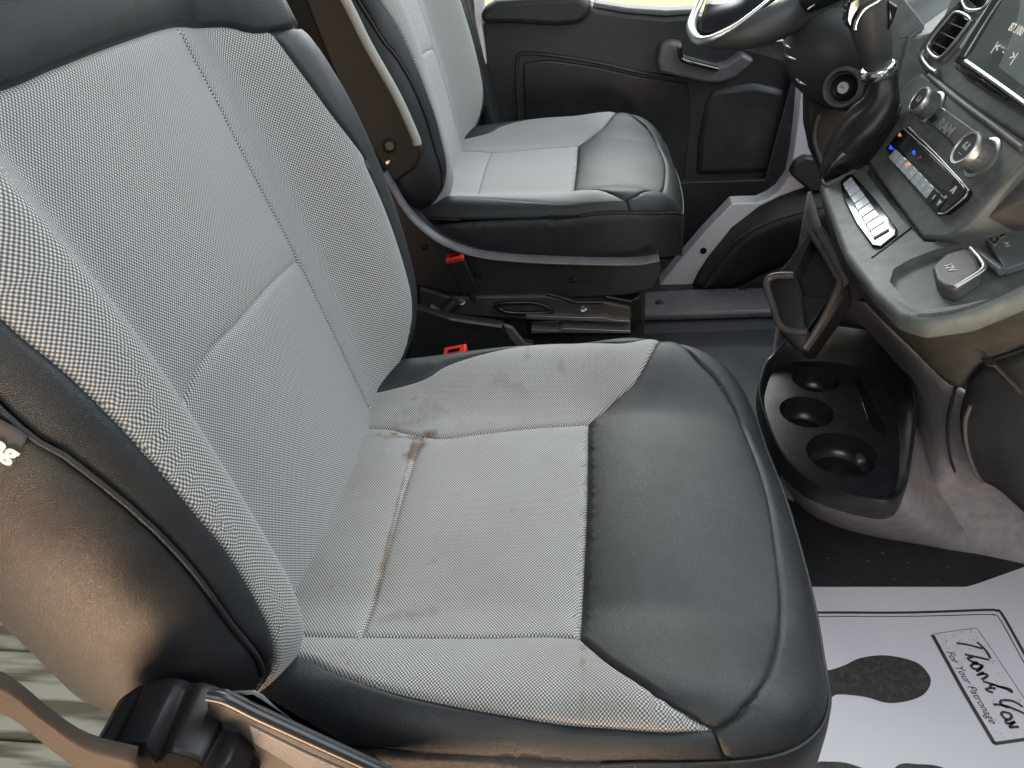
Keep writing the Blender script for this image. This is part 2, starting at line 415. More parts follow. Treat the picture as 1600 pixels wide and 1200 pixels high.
# ================================================================== seats
YC = .163
def cushion_base(pl, drop):
    x, y = pl[:,0], pl[:,1]
    z = .030*sstep(np.abs(y-YC), .13, .245) + .006*np.sin(np.clip((x+.25)/.25, 0, 1)*math.pi)*0
    z = z - .030*np.clip((x-.07)/.14, 0, 2)**2 + .008*sstep(x, -.02, .06)
    z = z + .004*np.cos(np.clip((y-YC)/.14, -1, 1)*math.pi/2)
    return np.stack([x, y, z-drop], 1)
cush = Surf([(-.375,.15),(-.37,.02),(-.35,-.05),(-.30,-.090),(-.2,-.112),(0,-.118),(.11,-.112),(.172,-.085),(.206,-.03),(.220,.06),(.223,.162),(.220,.262),(.206,.355),(.172,.412),(.11,.442),(0,.449),(-.1,.442),(-.2,.420),(-.30,.400),(-.35,.355),(-.37,.28)][::1], .045, .07, cushion_base)
cush.updir = np.array([0,0,1.]); cush.grid()
LEAN = math.radians(12); BN = np.array([math.cos(LEAN), 0, math.sin(LEAN)]); BU = np.array([-math.sin(LEAN), 0, math.cos(LEAN)]); BP = np.array([-.262, 0, 0])
YB = .185
def back_base(pl, drop):
    y, v = pl[:,0], pl[:,1]
    a = np.abs(y-YB)
    near_ = sstep(YB-y, .158, .236); far_ = sstep(y-YB, .135, .235)
    off = .062*np.maximum(near_, far_)*(1-.45*sstep(v, .30, .60))*(.72+.28*sstep(v, -.02, .10)) + .010*np.cos(np.clip((y-YB)/.15, -1, 1)*math.pi/2)
    off = off + .012*np.sin(np.clip(v/.5, 0, 1)*math.pi) + .03*sstep(v, .42, .60)
    y = y + np.where(y < YB, -1, 1)*.020*np.sin(np.clip(drop/.17, 0, 1)*math.pi)
    return BP + y[:,None]*np.array([0,1,0]) + v[:,None]*BU + (off-drop)[:,None]*BN
back = Surf([(-.104,.060),(-.080,.022),(-.03,-.012),(.06,-.05),(.185,-.06),(.31,-.05),(.385,-.015),(.458,.05),(.486,.13),(.491,.25),(.466,.40),(.415,.60),(.39,.85),(-.03,.85),(-.06,.60),(-.09,.40),(-.112,.25),(-.111,.13)], .045, .125, back_base)
back.updir = BN; back.grid()
def ext(p, q, k):  # continue a line past q
    p = np.array(p); q = np.array(q); d = (q-p)/np.linalg.norm(q-p); return q+d*k
def build_seat(label):
    t = thing('car_seat', label, 'car seat', (-.03, YC, -.42), 'front seats of the van')
    # ---- cushion
    A = cush.pick((905,990)); B = cush.pick((918,658)); T1 = cush.pick((1110,1143)); T2 = cush.pick((1042,541))
    L1 = cush.line([(600,989),(750,990),(850,988)]); L3 = cush.line([(740,675),(830,665)])
    ra = np.array([-.64, A[1]-.004]); rb = np.array([-.64, B[1]-.02])
    bn = [np.array([-.64,-.035]), np.array([-.36,-.038])]+cush.line([(450,1018),(520,1045),(600,1075),(700,1100),(820,1123),(930,1138),(1030,1146)])+[T1]
    bf0 = cush.pick((640,598)); bf = [np.array([-.64, bf0[1]-.05]), np.array([-.36, bf0[1]-.03])]+cush.line([(640,598),(700,568),(780,545),(840,535),(900,530),(980,533)])+[T2]
    c4 = cush.line([(600,880),(630,770)])
    # rear cross seam runs between the two long seams
    def on_line(pl, px):
        p = cush.pick(px); r = resample(pl); return r[np.argmin(np.linalg.norm(r-p, axis=1))]
    s1 = [ra, np.array([-.38, A[1]-.004])]+cush.line([(470,987)])+L1+[A]; s3 = [rb, np.array([-.38, B[1]-.02])]+cush.line([(585,665),(640,674),(690,681)])+L3+[B]
    q0 = on_line(s1, (568,988)); q1 = on_line(s3, (657,684))
    front = [T1]+cush.line([(1160,1110),(1203,1045),(1222,960),(1216,860),(1199,760),(1162,664),(1122,595),(1085,556)])+[T2]
    off = cush.ext
    # lower piping: follows the outline at a fixed distance below the roll
    dm = cush.dom; cen = dm.mean(0)
    def inset(k):
        n_ = len(dm); c = np.roll(dm, -1, 0)-np.roll(dm, 1, 0); nn = np.stack([-c[:,1], c[:,0]], 1); nn /= np.linalg.norm(nn, axis=1)[:,None]
        if ((cen-dm[0])@nn[0]) < 0: nn = -nn
        return dm+nn*k
    pip = inset(.085); pip = pip[(pip[:,0] > -.34)]
    k = np.argmax(np.linalg.norm(np.diff(pip, axis=0), axis=1)); pip = np.roll(pip, -(k+1), 0)
    pl_ = list(pip[::4])+[pip[-1]]; pl_ = [np.array([-.66, pl_[0][1]])]+pl_+[np.array([-.66, pl_[-1][1]])]
    seams = [(s1, .0035, .9), (s3, .0035, .9), ([A, (A+B)/2+[.002,0], B], .004, .8), ([q0]+c4+[q1], .003, .8),
             ([A]+cush.line([(960,1035),(1040,1090)])+[T1], .004, .7), ([B]+cush.line([(960,622),(1000,582)])+[T2], .004, .7),
             (front, .003, .5), (bn, .003, .4), (bf, .003, .4), (pl_, .003, .5)]
    corner = []
    for T, sg in ((T1, -1), (T2, 1)):
        d = np.array([.5, sg*.86]); P = [T+d*s for s in np.linspace(0, .30, 40)]
        dd = [segdist(np.array([p]), np.stack([pip[:-1], pip[1:]], 1))[0][0] for p in P]; e_ = P[int(np.argmin(dd))]
        e_ = e_+d*.004; seams.append(([T, (T+e_)/2, e_], .003, .5))
    mid = (A+B)/2
    parts = panels(cush, seams, [('centre_panel', mid-[.08,0], FABS), ('rear_panel', (q0+q1)/2-[.05,0], FABS), ('near_fabric_bolster', (A+[-.12,-.04]), FABS),
        ('far_fabric_bolster', B+[-.06,.06], FABS), ('front_leather_panel', mid+[.07,0], LEA), ('front_band', np.array([.216,.15]), LEA),
        ('side_leather_band', np.array([-.05,-.117]), LEA), ('side_leather_band', np.array([-.0,.452]), LEA), ('lower_border', np.array([.28,.15]), LEA)], t)
    # ---- backrest
    TL = back.pick((285,40)); TR = back.pick((425,48))
    b1 = [TL]+back.line([(340,150),(400,270),(470,405),(530,530),(578,632)]); e1 = ext(b1[-2], b1[-1], .075); b1.append(e1)
    top_v = TL[1]+.05
    b2 = [np.array([-.030, top_v]), np.array([-.026,.38]), np.array([-.018,.29]), np.array([-.010,.205]), np.array([-.004,.12]), np.array([.0,.05]), np.array([.0,.0]), np.array([-.0,-.07])]
    bj = back.pick((470,405)); bk = b2[3]
    top = [np.array([-.36, back.pick((0,145))[1]+.02]), np.array([-.10, back.pick((0,145))[1]+.012]), back.pick((0,145))]+back.line([(100,105),(200,66)])+[TL]+back.line([(350,41)])+[TR, TR+[.10,-.01], TR+[.30,-.03]]
    fr = [TR]+back.line([(480,122),(530,190),(575,252)])+[np.array(q) for q in ((.417,.262),(.424,.20),(.423,.14),(.412,.075),(.392,.025),(.362,-.01))]
    fr += [ext(fr[-2], fr[-1], .03), ext(fr[-2], fr[-1], .12)]
    p0 = back.pick((0,497)); fl = [p0+[.012,.16], p0+[.004,.08]]+[p0]+back.line([(100,580),(190,665),(300,790),(370,878)]); fl += [np.array([-.081,.07]), np.array([-.088,0]), np.array([-.092,-.07])]
    p1 = back.pick((0,640)); pl = [p1+[0,.16], p1+[0,.12], p1]+back.line([(100,712),(200,790),(300,890),(370,985),(412,1050)]); pl += [pl[-1]+[0,-.1], pl[-1]+[.01,-.4]]
    fl[0] = np.array([top[0][0]*0+p0[0]+.012, top[1][1]+.03])
    bot = [np.array([pl[-2][0]-.01,-.045]), np.array([.1,-.047]), np.array([.4,-.047]), np.array([.75,-.045])]
    sb = [(bot, .002, .2), (b1, .0035, .9), (b2, .0035, .9), ([bj]+back.line([(430,442),(380,500),(320,568)])+[bk], .003, .9), (top, .004, 1.0), (fr, .003, .4), (fl, .003, .4), (pl, .004, .5)]
    hb = thing('backrest', None, None); 
    bpy.data.objects.remove(hb)
    cU = (TL+bk)/2
    panels(back, sb, [('upper_back_panel', np.array([.12,.34]), FAB), ('lower_back_panel', np.array([.17,.06]), FAB), ('inner_back_bolster', back.pick((560,380)), FAB),
        ('outer_back_bolster', back.pick((190,620)), FAB), ('leather_back_edge', back.pick((100,640)), LEA), ('leather_back_side', back.pick((120,880)), LEA),
        ('leather_back_rim', np.array([.52,.20]), LEA), ('leather_headrest_base', np.array([.15,.60]), LEA), ('leather_back_foot', np.array([.15,-.10]), LEA)], t)
    # piping cord sewn into the outer backrest seam and the lower cushion seam
    def cord(nm, sf, line, r, lift):
        q = resample(line, .01); P = sf(q); A_ = sf(q+[4e-4,0])-sf(q-[4e-4,0]); B_ = sf(q+[0,4e-4])-sf(q-[0,4e-4]); n_ = np.cross(A_, B_); n_ /= np.linalg.norm(n_, axis=1)[:,None]
        if n_[len(n_)//2]@(P[len(n_)//2]-sf(sf.dom.mean(0)[None])[0]-sf.updir*-.2) < 0: n_ = -n_
        tube(nm, [Vector(p) for p in P+n_*lift], r, LEA, t, seg=8, n=1)
    cord('piping', back, pl[1:-2], .0018, -.0008)
    cord('piping', cush, list(pip[::4])[1:-1], .0018, -.0008)
    return t
seat = build_seat('front passenger seat in the foreground, grey woven centre and stained cushion with black leather edges')
#PARTS
# small parts of the passenger seat ------------------------------------------------
lab = text('airbag_lettering', 'bag', (0,0,0), (1,0,0), (0,0,1), .02, WIN)
bpy.data.objects.remove(lab)
def spy(px, py, Y): return aty(px, py, Y)
TAG_P = back.pick((5,690))
def on_back(px, py, lift=0.0):
    p = back.pick((px, py)); h = 1e-3; q = back(np.array([p, p+[h,0], p+[0,h]])); n = np.cross(q[1]-q[0], q[2]-q[0]); n /= np.linalg.norm(n)
    if n@(CAM-q[0]) < 0: n = -n
    return Vector(q[0]+n*lift), Vector(n)
# airbag tag: a small woven label standing on the piping seam
g = [on_back(x, y, .0022)[0] for x, y in ((-45,628),(-20,640),(5,655),(28,668),(45,680))]
g2 = [on_back(x, y, .0022)[0] for x, y in ((-60,665),(-36,678),(-14,694),(8,708),(26,720))]
TAGM = mat('label_cloth', (.045, .045, .048), .7)
patch('airbag_label', [g, [(a+b)/2 for a, b in zip(g, g2)], g2], TAGM, seat, solid=.0012, nr=3)
pn, nn_ = on_back(4, 692, .0032)
tx = (on_back(24, 706, .003)[0]-on_back(-16, 680, .003)[0])
tg = text('airbag_lettering', 'bag', pn-tx.normalized()*.0, tx, nn_, .0145, WIN, seat, ext=.0003, bold=.0006, align='RIGHT')
# shift so that the word ends near the label's right edge
for v in tg.data.vertices: v.co += tx.normalized()*.010
# lumbar / recline knob and side trim
kt = aty(256, 1084, -.150); KR = .052
kc = kt-Vector((0,0,KR*.98)); kax = Vector((0.03,-1,.03))
def scal(th, h): return 1-.17*max(0, math.cos(th*9+.5))**2.2*1.35*(1 if h > .006 else .3)
kn = lathe('recline_knob', kc, kax, [(.0,-.012),(KR*.92,-.012),(KR,-.004),(KR,.028),(KR*.97,.034),(KR*.90,.037),(.0,.038)], mat('knob_plastic', (.014,.013,.014), .42, spec=.35), seat, seg=144, lobes=scal)
lathe('knob_face', kc, kax, [(0,.0386),(KR*.86,.0382),(KR*.93,.0366),(KR*.90,.034)], mat('knob_face_plastic', (.006,.006,.006), .8, spec=.08), seat, seg=144, lobes=scal)
tr = prism('side_trim', [aty(x, y, -.158) for x, y in ((322,1087),(350,1088),(400,1112),(480,1150),(600,1205),(760,1290),(560,1300),(330,1300))], (0,.006,0), PLA, seat, .002)
tube('trim_edge', [aty(x, y, -.158) for x, y in ((325,1086),(352,1092),(400,1116),(480,1153),(600,1208),(740,1275))], .0040, PLS, seat)
prism('trim_panel', [aty(x, y, -.1595) for x, y in ((386,1132),(480,1178),(600,1230),(600,1262),(480,1215),(394,1162))], (0,.01,0), PLG, seat, .002)
lathe('screw_recess', aty(388, 1192, -.1595), (0,-1,0), [(0,-.004),(.0075,-.004),(.0075,.001),(.0050,.0015),(.0045,-.002),(0,-.002)], PLS, seat, seg=20)
prism('seat_base_ledge', [aty(x, y, -.150) for x, y in ((340,1086),(396,1083),(408,1090),(440,1118),(505,1166),(620,1232),(605,1212),(480,1150),(400,1112),(345,1092))], (0,.003,0), FACP, seat, .003)
for yv in (-.06, .36):
    box('seat_pedestal_side', (-.28, yv-.03, -.40), (.14, yv+.03, -.12), PLA, seat)
box('seat_pedestal', (-.43, .05, -.419), (.13, .35, -.06), PLA, seat, .01)
# passenger buckle (inboard side)
def buckle(px, py, Y, parent, ax, s=1.0, col=RED):
    c = aty(px, py, Y); z = Vector(ax).normalized(); x = Vector((1,0,0)); x = (x-z*x.dot(z)).normalized(); y = z.cross(x)
    def bx(nm, w, d, h0, h1, m, par, off=0, bv=.003):
        return prism(nm, [c+x*(sx*w+off)+y*sy*d+z*h0 for sx, sy in ((-1,-1),(1,-1),(1,1),(-1,1))], z*(h1-h0), m, par, bv)
    b = bx('belt_buckle', .016*s, .009*s, -.075*s, 0, PLA, parent)
    r = bx('release_button', .0165*s, .0095*s, -.001*s, .006*s, col, b, 0, .0015)
    bx('buckle_slot', .009*s, .003*s, .0062*s, .0068*s, PLB, b, 0, .0005)
    tube('belt_stalk', [c-z*.07*s, c-z*.10*s, c-z*.15*s+Vector((0,.01,-.01))], .009*s, PLA, b)
buckle(712, 552, .52, seat, (-.25,-.25,1), 1.05)
# ================================================================== driver seat (same seat, one metre across)
dseat = thing('car_seat', 'clean driver seat further back, bluish sheen on its black leather nose', 'car seat', (-.067, YC+.998, -.42), 'front seats of the van')
for ch in list(seat.children):
    nm = ch.name.split('.')[0]
    if nm in ('airbag_label','airbag_lettering','recline_knob','side_trim','trim_edge','trim_panel','screw_recess','seat_gusset','belt_buckle','seat_base_ledge','knob_face'): continue
    c = ch.copy(); c.name = nm; COL.objects.link(c); c.parent = dseat; c.location = ch.location
    if c.data.materials and c.data.materials[0] == FABS: c.data = ch.data.copy(); c.data.materials[0] = FAB
YS = .862
lip = [(600,268),(628,318),(655,350),(692,377),(745,396),(810,404),(900,408),(990,409),(1030,403)]
tube('shell_lip', [aty(x, y, YS-.006) for x, y in lip], .0085, PLG, dseat, flat=(.8,1.6,(0,1,0)))
sh = prism('seat_side_shell', [aty(x, y, YS) for x, y in lip]+[aty(x, y, YS) for x, y in ((1034,425),(1022,452),(980,462),(900,466),(780,466),(700,458),(640,445),(600,400))], (0,.05,0), PLA, dseat, .004)
for x, y in ((664,386),(746,427),(895,437)):
    lathe('shell_screw_hole', aty(x, y, YS-.0005), (0,-1,0), [(0,-.002),(.0055,-.002),(.0062,.0015),(.0045,.002),(.0035,-.001),(0,-.001)], PLB, dseat, seg=20)
arm = prism('armrest', [aty(x, y, .86) for x, y in ((440,-90),(496,-90),(560,40),(620,150),(660,235),(652,262),(612,290),(596,262),(560,200),(510,90))], (0,.045,0), mat('armrest_black', (.010,.010,.011), .6), dseat, .006)
tube('armrest_edge', [aty(x, y, .857) for x, y in ((486,-90),(540,0),(575,70),(620,150),(648,212),(652,226))], .0085, mat('pale_trim', (.34,.36,.33), .5), dseat, flat=(.9,.7,(0,1,0)))
lathe('armrest_pivot', aty(608, 229, .858), (0,-1,0), [(0,-.004),(.011,-.004),(.012,.002),(.009,.003),(.0075,-.002),(0,-.002)], PLS, dseat, seg=28)
lathe('armrest_bolt', aty(606, 253, .858), (0,-1,0), [(0,-.002),(.005,-.002),(.005,.002),(.003,.004),(0,.004)], BOL, dseat, seg=16)
tube('armrest_link', [aty(x, y, .875) for x, y in ((478,-60),(512,30),(556,130),(594,215),(612,265))], .010, PLG, dseat, flat=(.8,1.2,(0,1,0)))
buckle(712, 404, .845, dseat, (-.25,-.2,1), 1.05)
tube('belt_guide', [aty(712, 470, .85), aty(690, 490, .84), aty(670, 480, .84)], .012, PLA, dseat)
# seat rails under the driver seat
rail = thing('seat_rail', 'black stamped steel seat rail with bolts under the driver seat shell', 'seat rail', (-.1,.86,-.3))
DIRT = mat('dusty_black_steel', (.055,.052,.046), .55, metal=.2, var=.1, bump=('noise', 300, .5, .0008))
prism('bracket_plate', [aty(x, y, .855) for x, y in ((655,450),(700,464),(850,462),(905,472),(945,472),(985,480),(988,498),(900,500),(820,500),(700,492),(656,478))], (0,.05,0), DIRT, rail, .004)
tube('pressed_rib', [aty(x, y, .852) for x, y in ((775,476),(800,473),(838,474),(862,486),(830,489),(790,487))], .0045, MET, rail, closed=True)
tube('bent_tab', [aty(x, y, .85) for x, y in ((855,459),(880,466),(900,472),(943,472))], .0035, MET, rail)
RL = mat('worn_rail_edge', (.30,.27,.27), .35, metal=.7)
prism('upper_rail', [aty(x, y, .84) for x, y in ((822,493),(905,496),(944,496),(960,500),(985,501),(985,505),(905,501),(822,499))], (0,.03,0), RL, rail, .001)
prism('lower_rail', [aty(x, y, .83) for x, y in ((830,514),(872,517),(880,513),(985,517),(985,521),(880,520),(830,521))], (0,.03,0), RL, rail, .001)
box('rail_channel', tuple(aty(822, 512, .86)-Vector((0,0,.02))), tuple(aty(985, 500, .86)+Vector((0,.02,0))), PLB, rail, .001)
for x, y in ((721,471),(911,481)):
    c = aty(x, y, .853); lathe('rail_bolt', c, (0,-.6,.8), [(0,-.003),(.008,-.003),(.008,0),(.0045,.001),(.004,.008),(0,.0085)], BOL, rail, seg=18)
prism('rail_cover', [aty(x, y, .80) for x, y in ((640,478),(702,497),(785,508),(800,532),(835,540),(700,590),(640,600))], (0,.02,0), PLA, rail, .004)
tube('cover_edge', [aty(x, y, .797) for x, y in ((702,499),(740,505),(784,511))], .003, PLG, rail)
prism('adjust_lever', [aty(x, y, .795) for x, y in ((786,508),(800,512),(822,540),(812,545),(796,530))], (0,.01,0), PLG, rail, .003)
prism('rail_end_bracket', [aty(x, y, .86) for x, y in ((945,462),(985,470),(1000,462),(1003,505),(985,522),(970,500),(950,492))], (0,.04,0), MET, rail, .003)
# ================================================================== setting: floor, partition
def struct(o): o['kind'] = 'structure'; return o
FZ = -.42
me = mesh('floor', [(-.62,-.9,FZ),(1.3,-.9,FZ),(1.3,1.62,FZ),(-.62,1.62,FZ)], [[0,1,2,3]], CAR, None, smooth=False); struct(me)
# pale planked load floor behind the seats
pm = bpy.data.materials.new('pale_planks'); pm.use_nodes = True; n = pm.node_tree; b = n.nodes['Principled BSDF']; b.inputs['Roughness'].default_value = .7
tcn = n.nodes.new('ShaderNodeTexCoord'); mp = n.nodes.new('ShaderNodeMapping'); mp.inputs[3].default_value = (1.5, 14, 1); n.links.new(tcn.outputs['Object'], mp.inputs[0])
no = n.nodes.new('ShaderNodeTexNoise'); no.inputs['Scale'].default_value = 3; no.inputs['Detail'].default_value = 8; n.links.new(mp.outputs[0], no.inputs[0])
rp = n.nodes.new('ShaderNodeValToRGB'); rp.color_ramp.elements[0].position = .36; rp.color_ramp.elements[0].color = (.22,.19,.13,1); rp.color_ramp.elements[1].position = .52; rp.color_ramp.elements[1].color = (.66,.64,.54,1)
n.links.new(no.outputs[0], rp.inputs[0]); n.links.new(rp.outputs[0], b.inputs['Base Color'])
pf = thing('plank_floor', 'pale weathered plank decking seen behind the near seat at the lower left', 'decking', (-1.2,.3,FZ-.04))
for i in range(9):
    y0 = -.75+i*.145; box('plank', (-1.9, y0, FZ-.05), (-.63, y0+.139, FZ-.02), pm, pf, .004)
pw = struct(box('partition_wall', (-1.96, -.9, -.5), (-1.92, 1.9, 1.5), mat('dark_partition', (.012,.012,.012), .7), None, .002))
rear = setp(prism('rear_trim_panel', [(-.64,.30,-.42),(-.60,1.55,-.42),(-.66,1.55,1.2),(-.72,.30,1.2)], (-.03,0,0), mat('dark_trim', (.012,.012,.011), .6), None, .006), 'near-black panel standing in the gap behind the two seats', 'trim panel')
# belt webbing lower left
wb = [(-60,1060),(20,1092),(80,1140),(140,1180),(215,1200)]
g1 = [aty(x, y-32, -.20) for x, y in wb]; gm = [aty(x, y, -.205) for x, y in wb]; g2 = [aty(x, y+32, -.20) for x, y in wb]
bw = patch('seat_belt_webbing', [g1, [(a+b)/2+Vector((0,-.003,0)) for a, b in zip(g1, gm)], gm, [(a+b)/2+Vector((0,-.003,0)) for a, b in zip(gm, g2)], g2], WEB, None, solid=.002, nr=4)
setp(bw, 'tan brown seat belt webbing hanging across the pale planks at the lower left', 'seat belt')
# ================================================================== driver door and body side
door = thing('driver_door', 'black moulded inner panel of the far door with armrest and pull handle', 'car door', (.3,1.6,-.4))
YD = 1.60
prism('door_panel', [aty(x, y, YD) for x, y in ((755,200),(752,70),(756,22),(790,4),(915,2),(932,14),(980,22),(1040,27),(1080,24),(1300,42),(1310,220),(1245,262),(1216,302),(1185,316),(1185,330),(1100,420),(1060,470),(850,470),(790,340))], (0,.07,0), PLA, door, .010)
def dtube(nm, pts, r, Y=YD-.004, m=PLA, fl=(.6,1,(0,1,0))): return tube(nm, [aty(x, y, Y) for x, y in pts], r, m, door, flat=fl)
prism('armrest_pad', [aty(x, y, YD-.05) for x, y in ((752,38),(750,18),(775,2),(850,-4),(905,-6),(924,6),(921,26),(905,39),(870,42),(800,38))], (0,.07,0), LEA, door, .014)
dtube('pocket_rim', ((812,200),(808,140),(808,96),(816,84),(860,86),(930,97),(1000,113),(1060,122)), .007)
prism('pocket_panel', [aty(x, y, YD-.006) for x, y in ((822,230),(818,140),(818,98),(860,94),(930,104),(1000,120),(1075,130),(1080,180),(1070,280),(900,330))], (0,.02,0), PLS, door, .004)
prism('handle_cup', [aty(x, y, YD-.035) for x, y in ((1032,72),(1048,65),(1066,68),(1068,90),(1120,104),(1136,100),(1160,84),(1180,95),(1150,122),(1125,131),(1100,130),(1060,121),(1030,113),(1027,95))], (0,.05,0), PLG, door, .008)
dtube('handle_recess', ((1062,74),(1066,92),(1090,100),(1122,108)), .010, YD-.04, PLB)
dtube('lower_ridge', ((1068,284),(1120,281),(1180,279),(1232,276)), .004)
dtube('kick_ridge', ((1066,337),(1100,334),(1140,322)), .004)
prism('speaker_housing', [aty(x, y, YD-.008) for x, y in ((1085,278),(1088,220),(1100,160),(1112,136),(1180,128),(1240,140),(1240,240),(1225,272))], (0,.05,0), PLA, door, .02)
c = aty(1172, 212, YD-.008); lathe('speaker_grille', c, (0,-1,0), [(0,.0016),(.05,.0012),(.068,0),(.072,-.004),(0,-.006)], PLA, door, seg=40)
prism('window_sill', [aty(x, y, YD+.005) for x, y in ((925,12),(980,21),(1040,26),(1090,22),(1090,14),(1040,16),(980,12),(930,4))], (0,.05,0), PLG, door, .004)
win = prism('door_window', [Vector((-.25,YD+.03,.25)),Vector((.62,YD+.03,.20)),Vector((.62,YD+.03,.75)),Vector((-.25,YD+.03,.8))], (0,.004,0), None, door, 0)
gm_ = bpy.data.materials.new('window_glass'); gm_.use_nodes = True; nn = gm_.node_tree; nn.nodes.clear()
o_ = nn.nodes.new('ShaderNodeOutputMaterial'); mxs = nn.nodes.new('ShaderNodeMixShader'); tr_ = nn.nodes.new('ShaderNodeBsdfTransparent'); gl_ = nn.nodes.new('ShaderNodeBsdfGlossy'); gl_.inputs['Roughness'].default_value = .02; mxs.inputs[0].default_value = .06
nn.links.new(tr_.outputs[0], mxs.inputs[1]); nn.links.new(gl_.outputs[0], mxs.inputs[2]); nn.links.new(mxs.outputs[0], o_.inputs[0]); win.data.materials.append(gm_)
pil = setp(prism('door_pillar', [aty(x, y, 1.50) for x, y in ((690,-60),(716,-60),(742,60),(775,195),(778,215),(700,230),(690,150))], (0,.10,0), PLA, None, .006), 'narrow black pillar trim between the far seat and the far door', 'pillar trim')
prism('pillar_paint_edge', [aty(x, y, 1.56) for x, y in ((735,-60),(762,-60),(756,15),(753,40),(760,110),(781,205),(772,205),(750,110),(742,40))], (0,.03,0), WHT, pil, .003)
tube('belt_strap', [aty(x, y, 1.48) for x, y in ((704,-40),(728,40),(742,110),(757,170),(765,205))], .012, PLS, pil, flat=(1,.3,(0,1,0)))
# outdoor sunlit yard beyond the far window
yard = struct(mesh('yard', [(-20,2.4,-1.1),(20,2.4,-1.1),(20,40,-1.1),(-20,40,-1.1)], [[0,1,2,3]], mat('dry_grass', (.80,.72,.42), .9, var=.1), None, smooth=False))
# white body sill with hole, black bracket, wheel arch lining
YW = 1.42
sill = setp(prism('body_sill', [aty(x, y, YW) for x, y in ((1030,446),(1062,408),(1100,364),(1144,318),(1185,317),(1203,309),(1218,298),(1233,276),(1240,240),(1247,180),(1252,120),(1262,120),(1259,170),(1258,201),(1264,226),(1272,250),(1275,292),(1257,293),(1219,307),(1185,324),(1165,340),(1144,356),(1106,403),(1092,424),(1082,445))], (0,.05,0), WHT, None, .003), 'white painted body strip curving down from the far pillar to the floor', 'body sill')
lathe('drain_hole', aty(1099, 392, YW-.0008), (0,-1,0), [(0,-.003),(.0085,-.003),(.0085,.001),(0,.0012)], mat('plug_black', (.008,.008,.008), .7, spec=.2), sill, seg=24)
setp(prism('hinge_bracket', [aty(x, y, YW-.03) for x, y in ((1234,272),(1243,255),(1258,246),(1272,248),(1290,256),(1290,300),(1268,300),(1256,291))], (0,.03,0), PLA, None, .006), 'small black bracket covering the white body strip beside the gaiter', 'bracket')
arch = patch('wheel_arch_lining', [[aty(x, y, YW-.002) for x, y in ((1083,446),(1107,403),(1145,356),(1185,325),(1222,306),(1262,292),(1330,285))],
    [aty(x, y, 1.36) for x, y in ((1095,448),(1120,410),(1155,372),(1200,345),(1240,330),(1280,322),(1340,318))],
    [aty(x, y, 1.345) for x, y in ((1104,450),(1130,420),(1170,385),(1215,362),(1260,350),(1300,345),(1350,345))],
    [atz(x, y, z) for x, y, z in ((1108,452,-.415),(1150,448,-.415),(1190,430,-.40),(1240,410,-.37),(1290,400,-.34),(1320,400,-.32),(1370,400,-.3))]], RUB, None, solid=.01)
setp(arch, 'black rubber wheel arch lining curving below the white body strip', 'wheel arch')
tube('arch_ridge', [aty(x, y, 1.338) for x, y in ((1120,412),(1150,376),(1200,348),(1258,330),(1290,322))], .004, RUB, arch)
backd = setp(prism('footwell_wall', [Vector((-.45,1.575,-.42)),Vector((1.25,1.575,-.42)),Vector((1.25,1.575,.25)),Vector((.50,1.575,.25)),Vector((.44,1.575,-.2)),Vector((-.45,1.575,-.2))], (0,.03,0), PLA, None, .004), 'black lining at the far side of the driver footwell', 'footwell lining')
fw = setp(prism('bulkhead', [Vector((1.05,-.6,-.42)),Vector((1.05,1.58,-.42)),Vector((.92,1.58,.3)),Vector((.92,-.6,.3))], (.04,0,0), PLA, None, .004), 'black bulkhead closing the footwells below the dashboard', 'bulkhead')
dm_ = patch('driver_floor_mat', [[atz(x, y, FZ+.012) for x, y in ((985,522),(1040,520),(1110,518),(1250,512))],[atz(x, y, FZ+.012) for x, y in ((985,640),(1040,640),(1110,640),(1300,640))],[atz(x, y, FZ+.012) for x, y in ((985,740),(1040,740),(1110,740),(1300,740))]], CAR, None, solid=.008)
setp(dm_, 'plain dark floor covering between the two seats', 'floor mat')
st = setp(prism('floor_step', [atz(x, y, FZ+.001) for x, y in ((985,468),(1100,462),(1320,458),(1320,500),(1190,498),(985,504))], (0,0,.022), PLG, None, .008), 'grey black step edge crossing the floor behind the open cup holder', 'floor step')
for x, y in ((1030,473),(1160,452)): lathe('step_stud', atz(x, y, FZ+.023), (0,0,1), [(0,0),(.010,0),(.008,.003),(0,.004)], PLA, st, seg=20)
# passenger floor mat with studs
pmat = setp(prism('rubber_floor_mat', [(.22,-.35,FZ+.002),(.90,-.35,FZ+.002),(.90,.60,FZ+.002),(.22,.60,FZ+.002)], (0,0,.006), RUB, None, .002), 'black studded rubber mat between the white paper and the console foot', 'floor mat')
for x, y in ((1294,870),(1356,874),(1379,862),(1419,877),(1481,883),(1333,899),(1397,902),(1464,906)):
    lathe('mat_stud', atz(x, y, FZ+.008), (0,0,1), [(0,0),(.005,0),(.0035,.0016),(0,.002)], RUB, pmat, seg=14)
